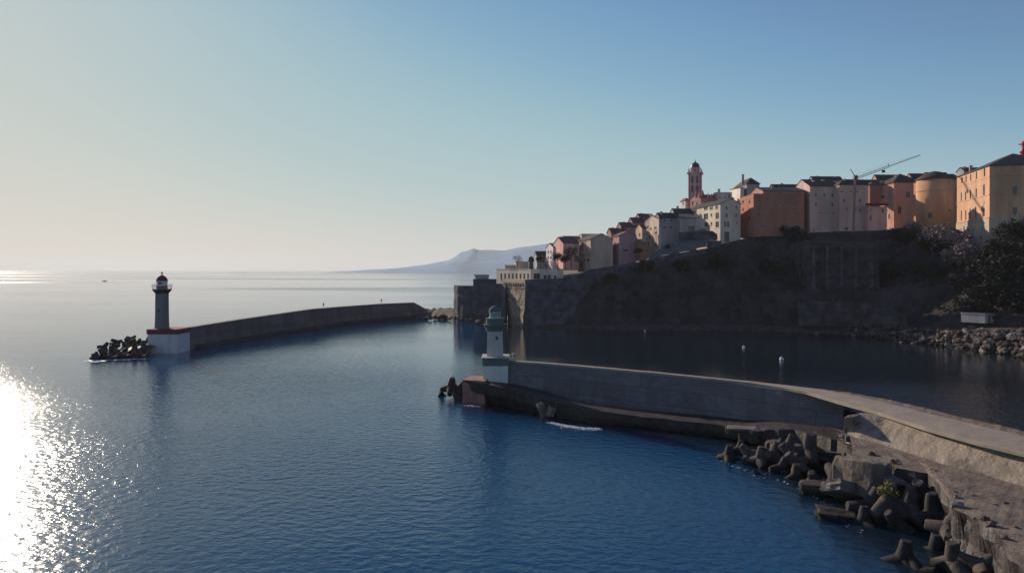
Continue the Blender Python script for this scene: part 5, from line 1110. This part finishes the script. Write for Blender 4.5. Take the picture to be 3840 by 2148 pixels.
# tetrapods and blocks around the near mole
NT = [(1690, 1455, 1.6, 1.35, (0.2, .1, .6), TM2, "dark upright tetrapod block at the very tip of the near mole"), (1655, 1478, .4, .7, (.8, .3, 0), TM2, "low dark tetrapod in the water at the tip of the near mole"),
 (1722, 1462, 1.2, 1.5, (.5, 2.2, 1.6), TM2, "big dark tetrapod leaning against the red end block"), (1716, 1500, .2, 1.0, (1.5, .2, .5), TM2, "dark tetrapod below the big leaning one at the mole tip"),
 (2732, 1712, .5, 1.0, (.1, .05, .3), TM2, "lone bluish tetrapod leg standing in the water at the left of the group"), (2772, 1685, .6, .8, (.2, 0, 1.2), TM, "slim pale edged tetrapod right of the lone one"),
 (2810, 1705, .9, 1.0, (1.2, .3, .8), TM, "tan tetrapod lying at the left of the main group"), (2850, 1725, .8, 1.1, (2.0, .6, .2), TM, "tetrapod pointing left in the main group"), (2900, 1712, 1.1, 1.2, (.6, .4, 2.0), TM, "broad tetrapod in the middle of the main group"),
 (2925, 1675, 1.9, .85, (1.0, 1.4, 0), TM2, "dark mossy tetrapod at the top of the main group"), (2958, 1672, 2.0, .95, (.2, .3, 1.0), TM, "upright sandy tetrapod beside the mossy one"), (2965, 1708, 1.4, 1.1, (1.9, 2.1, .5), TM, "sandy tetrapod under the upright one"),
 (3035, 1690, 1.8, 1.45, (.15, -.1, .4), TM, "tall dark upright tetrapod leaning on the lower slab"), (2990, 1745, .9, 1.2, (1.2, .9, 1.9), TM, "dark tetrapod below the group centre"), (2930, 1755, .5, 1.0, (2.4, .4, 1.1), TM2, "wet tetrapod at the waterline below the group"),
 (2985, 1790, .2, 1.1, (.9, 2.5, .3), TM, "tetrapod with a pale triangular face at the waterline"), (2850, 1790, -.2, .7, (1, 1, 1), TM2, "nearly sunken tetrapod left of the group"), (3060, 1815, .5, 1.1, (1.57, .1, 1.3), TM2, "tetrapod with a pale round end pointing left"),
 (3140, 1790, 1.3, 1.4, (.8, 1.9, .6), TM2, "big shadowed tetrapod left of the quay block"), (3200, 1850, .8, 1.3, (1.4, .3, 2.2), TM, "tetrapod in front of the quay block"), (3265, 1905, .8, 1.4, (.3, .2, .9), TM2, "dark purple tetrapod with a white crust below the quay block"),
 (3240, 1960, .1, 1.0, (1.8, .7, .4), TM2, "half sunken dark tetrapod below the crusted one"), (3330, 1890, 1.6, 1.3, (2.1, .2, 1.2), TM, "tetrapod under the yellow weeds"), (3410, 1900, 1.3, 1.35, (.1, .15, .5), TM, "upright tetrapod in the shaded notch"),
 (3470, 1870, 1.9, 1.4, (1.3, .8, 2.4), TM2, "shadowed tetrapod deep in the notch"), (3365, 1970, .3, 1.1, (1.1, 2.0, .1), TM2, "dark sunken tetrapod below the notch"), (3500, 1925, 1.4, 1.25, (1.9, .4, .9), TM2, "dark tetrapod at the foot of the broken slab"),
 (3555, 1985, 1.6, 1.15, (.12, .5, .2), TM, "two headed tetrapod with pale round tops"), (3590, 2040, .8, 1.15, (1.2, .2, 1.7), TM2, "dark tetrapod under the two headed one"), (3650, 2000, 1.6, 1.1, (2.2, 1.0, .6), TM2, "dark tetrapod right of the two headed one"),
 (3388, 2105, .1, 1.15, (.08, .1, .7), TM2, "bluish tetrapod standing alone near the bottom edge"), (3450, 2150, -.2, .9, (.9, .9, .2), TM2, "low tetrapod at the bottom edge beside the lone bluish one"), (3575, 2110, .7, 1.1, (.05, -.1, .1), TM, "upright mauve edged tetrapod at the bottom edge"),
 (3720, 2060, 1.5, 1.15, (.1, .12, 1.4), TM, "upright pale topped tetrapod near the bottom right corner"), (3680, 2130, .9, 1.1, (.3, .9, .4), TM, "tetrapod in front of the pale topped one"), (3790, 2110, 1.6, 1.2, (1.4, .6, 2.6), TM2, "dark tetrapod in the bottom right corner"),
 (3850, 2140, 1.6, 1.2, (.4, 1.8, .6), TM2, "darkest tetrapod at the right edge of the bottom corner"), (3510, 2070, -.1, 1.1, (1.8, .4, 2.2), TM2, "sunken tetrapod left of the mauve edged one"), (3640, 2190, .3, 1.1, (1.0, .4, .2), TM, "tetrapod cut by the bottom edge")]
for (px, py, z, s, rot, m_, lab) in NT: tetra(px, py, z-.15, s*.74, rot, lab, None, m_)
# broken slabs
def slab(px, py, z, sx, sy, sz, rot, m_, label, seed=0):
    bm = bmesh.new(); bmesh.ops.create_cube(bm, size=2); bmesh.ops.bevel(bm, geom=bm.edges[:], offset=.08, segments=1, affect='EDGES'); bmesh.ops.subdivide_edges(bm, edges=bm.edges[:], cuts=3, use_grid_fill=True)
    for v in bm.verts: v.co += Vector((mnoise.noise(v.co*1.2+Vector((seed, 0, 0))), mnoise.noise(v.co*1.2+Vector((0, seed+3, 0))), mnoise.noise(v.co*1.2+Vector((0, 0, seed+8)))))*.22; v.co = Vector((v.co.x*sx, v.co.y*sy, v.co.z*sz))
    me = bpy.data.meshes.new("concrete_slab"); bm.to_mesh(me); bm.free(); me.materials.append(m_); o = bpy.data.objects.new("concrete_slab", me); C.objects.link(o); o.location = G(px, py, z); o.rotation_euler = rot; return tag(o, label, "concrete slab")
slab(2035, 1540, .9, .5, .3, 1.3, (.3, -.5, .2), M['boulder3'], "pale tilted slab leaning on the dark quay of the near mole", 1)
slab(2066, 1542, 1.0, .5, .4, .6, (.2, .3, .8), M['boulder3'], "small pale stone right of the tilted slab on the near mole", 2)
slab(2795, 1606, 1.75, 2.0, .9, .16, (.03, 0, -.25), M['boulder3'], "flat pale slab lying on the ledge left of the tetrapod group", 3)
slab(3030, 1690, 1.0, 4.2, 2.6, .5, (-.15, .05, -.55), M['tetra'], "long tilted concrete slab behind the tetrapod group", 4)
slab(3085, 1830, .6, 2.0, .7, .5, (.1, 0, -.2), M['tetra'], "narrow beam like slab pointing left at the waterline", 5)
slab(3165, 1835, 1.4, 1.9, 1.1, .5, (-.35, .35, .5), M['boulder3'], "tilted slab with a pale top just left of the quay block", 6)
slab(3135, 1932, .15, 1.5, .9, .4, (.1, .1, -.2), M['boulder'], "flat orange brown rock alone in the water", 7)
slab(3230, 1790, 2.4, 1.3, 2.0, 1.6, (0, .1, .5), M['quaytop'], "mossy cracked block at the quay's left corner", 8)
slab(3700, 1990, 2.6, 1.1, .8, .5, (.2, .2, .4), M['boulder3'], "pale broken block on the rubble near the bottom right", 9)
slab(3195, 1640, 3.6, 1.3, .6, .3, (.1, .1, .3), M['boulder3'], "crumbled pale rubble at the foot of the wall's kink", 10)
slab(3640, 1890, 3.4, 2.4, 1.3, .3, (.05, -.1, 1.2), M['quaytop'], "broken inclined slab at the edge of the sunlit quay", 11)
slab(3400, 1805, 2.6, 1.9, .6, .16, (.2, .1, -.2), M['boulder3'], "layered grey slab sticking out over the shaded notch", 12)
# weeds on the crumbled block
rr = random.Random(5); b = MB(); c = G(3345, 1830, 3.0)
for _ in range(7): leafball(b, c+Vector((rr.uniform(-1.2, 1.0), rr.uniform(-.5, .5), rr.uniform(-.5, .3))), .45, 60, .09, rr)
tag(b.build("weeds", mat("yellow_weeds", (.20, .18, .06), .3, 2, .9, 0)), "yellow green weeds hanging over the crumbled block edge", "weeds", kind="stuff")
# rubble on the broken quay edge
for k in range(26):
    i = rnd.randint(6, 72); e = E[i].lerp(BB[i], rnd.random()**2*.5); s = rnd.uniform(.14, .42)
    put_boulder(e.x+rnd.uniform(-.2, .6), e.y, 3.72+s*.25, s, "small stone lying loose along the broken edge of the sunlit quay", "stones along the quay edge")
foam("foam", [fp(2700, 1722, .5), fp(2800, 1765, .5), fp(2960, 1812, .5), fp(3080, 1880, .6), fp(3200, 1980, .6)], "thin foam flecks round the near tetrapods", 8, 34, .12)
# mooring post by the near lighthouse
g = G(1928, 1352, 6.0); t = thing("mooring_bollard", Vector((g.x, g.y, T)), "small pale bollard on the wall just right of the near lighthouse", "bollard")
MB().lathe((g.x, g.y-.3), [(.3, T), (.25, T+.5), (.42, T+.6), (.4, T+.8), (.1, T+.9)], 10).build("post", M['frame'], t)
# ---------------------------------------------------------------- two walkers on the far breakwater
def person(px, Y, py_foot, h, ang, label, stride=.18):
    base = W(px, py_foot, Y)
    J = dict(hip=(0, 0, .53), wst=(0, 0, .62), chest=(0, 0, .74), neck=(0, 0, .825), head=(0, .01, .90), top=(0, 0, .965), lh=(-.055, 0, .50), lk=(-.06, stride*.5, .28), la=(-.06, stride*.1, .035), lt=(-.06, stride*.1+.07, .015),
             rh=(.055, 0, .50), rk=(.06, -stride*.1, .27), ra=(.06, -stride*.8, .05), rt=(.06, -stride*.8+.06, .015), ls=(-.105, 0, .80), le=(-.13, -.03, .64), lw=(-.13, .03, .50), rs=(.105, 0, .80), re=(.13, .02, .64), rw=(.12, .09, .52))
    E_ = [('hip', 'wst'), ('wst', 'chest'), ('chest', 'neck'), ('neck', 'head'), ('head', 'top'), ('hip', 'lh'), ('lh', 'lk'), ('lk', 'la'), ('la', 'lt'), ('hip', 'rh'), ('rh', 'rk'), ('rk', 'ra'), ('ra', 'rt'), ('chest', 'ls'), ('ls', 'le'), ('le', 'lw'), ('chest', 'rs'), ('rs', 're'), ('re', 'rw')]
    rad = dict(hip=.085, wst=.08, chest=.09, neck=.035, head=.06, top=.04, lh=.06, lk=.038, la=.025, lt=.02, rh=.06, rk=.038, ra=.025, rt=.02, ls=.045, le=.03, lw=.022, rs=.045, re=.03, rw=.022)
    ks = list(J); m_ = Matrix.Rotation(ang, 3, 'Z'); me = bpy.data.meshes.new("person"); me.from_pydata([tuple(m_@(Vector(J[k])*h)) for k in ks], [(ks.index(a), ks.index(c)) for a, c in E_], []); me.materials.append(M['cloth_dark'])
    o = bpy.data.objects.new("person", me); C.objects.link(o); o.location = base; s = o.modifiers.new("skin", 'SKIN'); me.skin_vertices[0]
    for i, k in enumerate(ks): me.skin_vertices[0].data[i].radius = (rad[k]*h,)*2
    me.skin_vertices[0].data[0].use_root = True; o.modifiers.new("sub", 'SUBSURF').levels = 1; return tag(o, label, "person")
person(1213, 270, 1152, 1.75, .4, "person in dark clothes walking on the middle of the far breakwater wall")
person(1430, 308, 1137, 1.95, -.6, "person in dark clothes standing on the far breakwater near its landward end")
# ---------------------------------------------------------------- air
vol = bpy.data.materials.new("haze_air"); vol.use_nodes = True; n, l = vol.node_tree.nodes, vol.node_tree.links
n.remove(n["Principled BSDF"]); v = n.new("ShaderNodeVolumePrincipled"); v.inputs["Color"].default_value = (.90, .94, .96, 1); v.inputs["Density"].default_value = 0.00006; v.inputs["Anisotropy"].default_value = 0.2
l.new(v.outputs[0], n["Material Output"].inputs["Volume"])
hz = MB().box(-46000, 46000, -500, 41000, -3, 300).build("haze", vol); tag(hz, "thin blue haze over sea and town", "haze", kind="stuff")
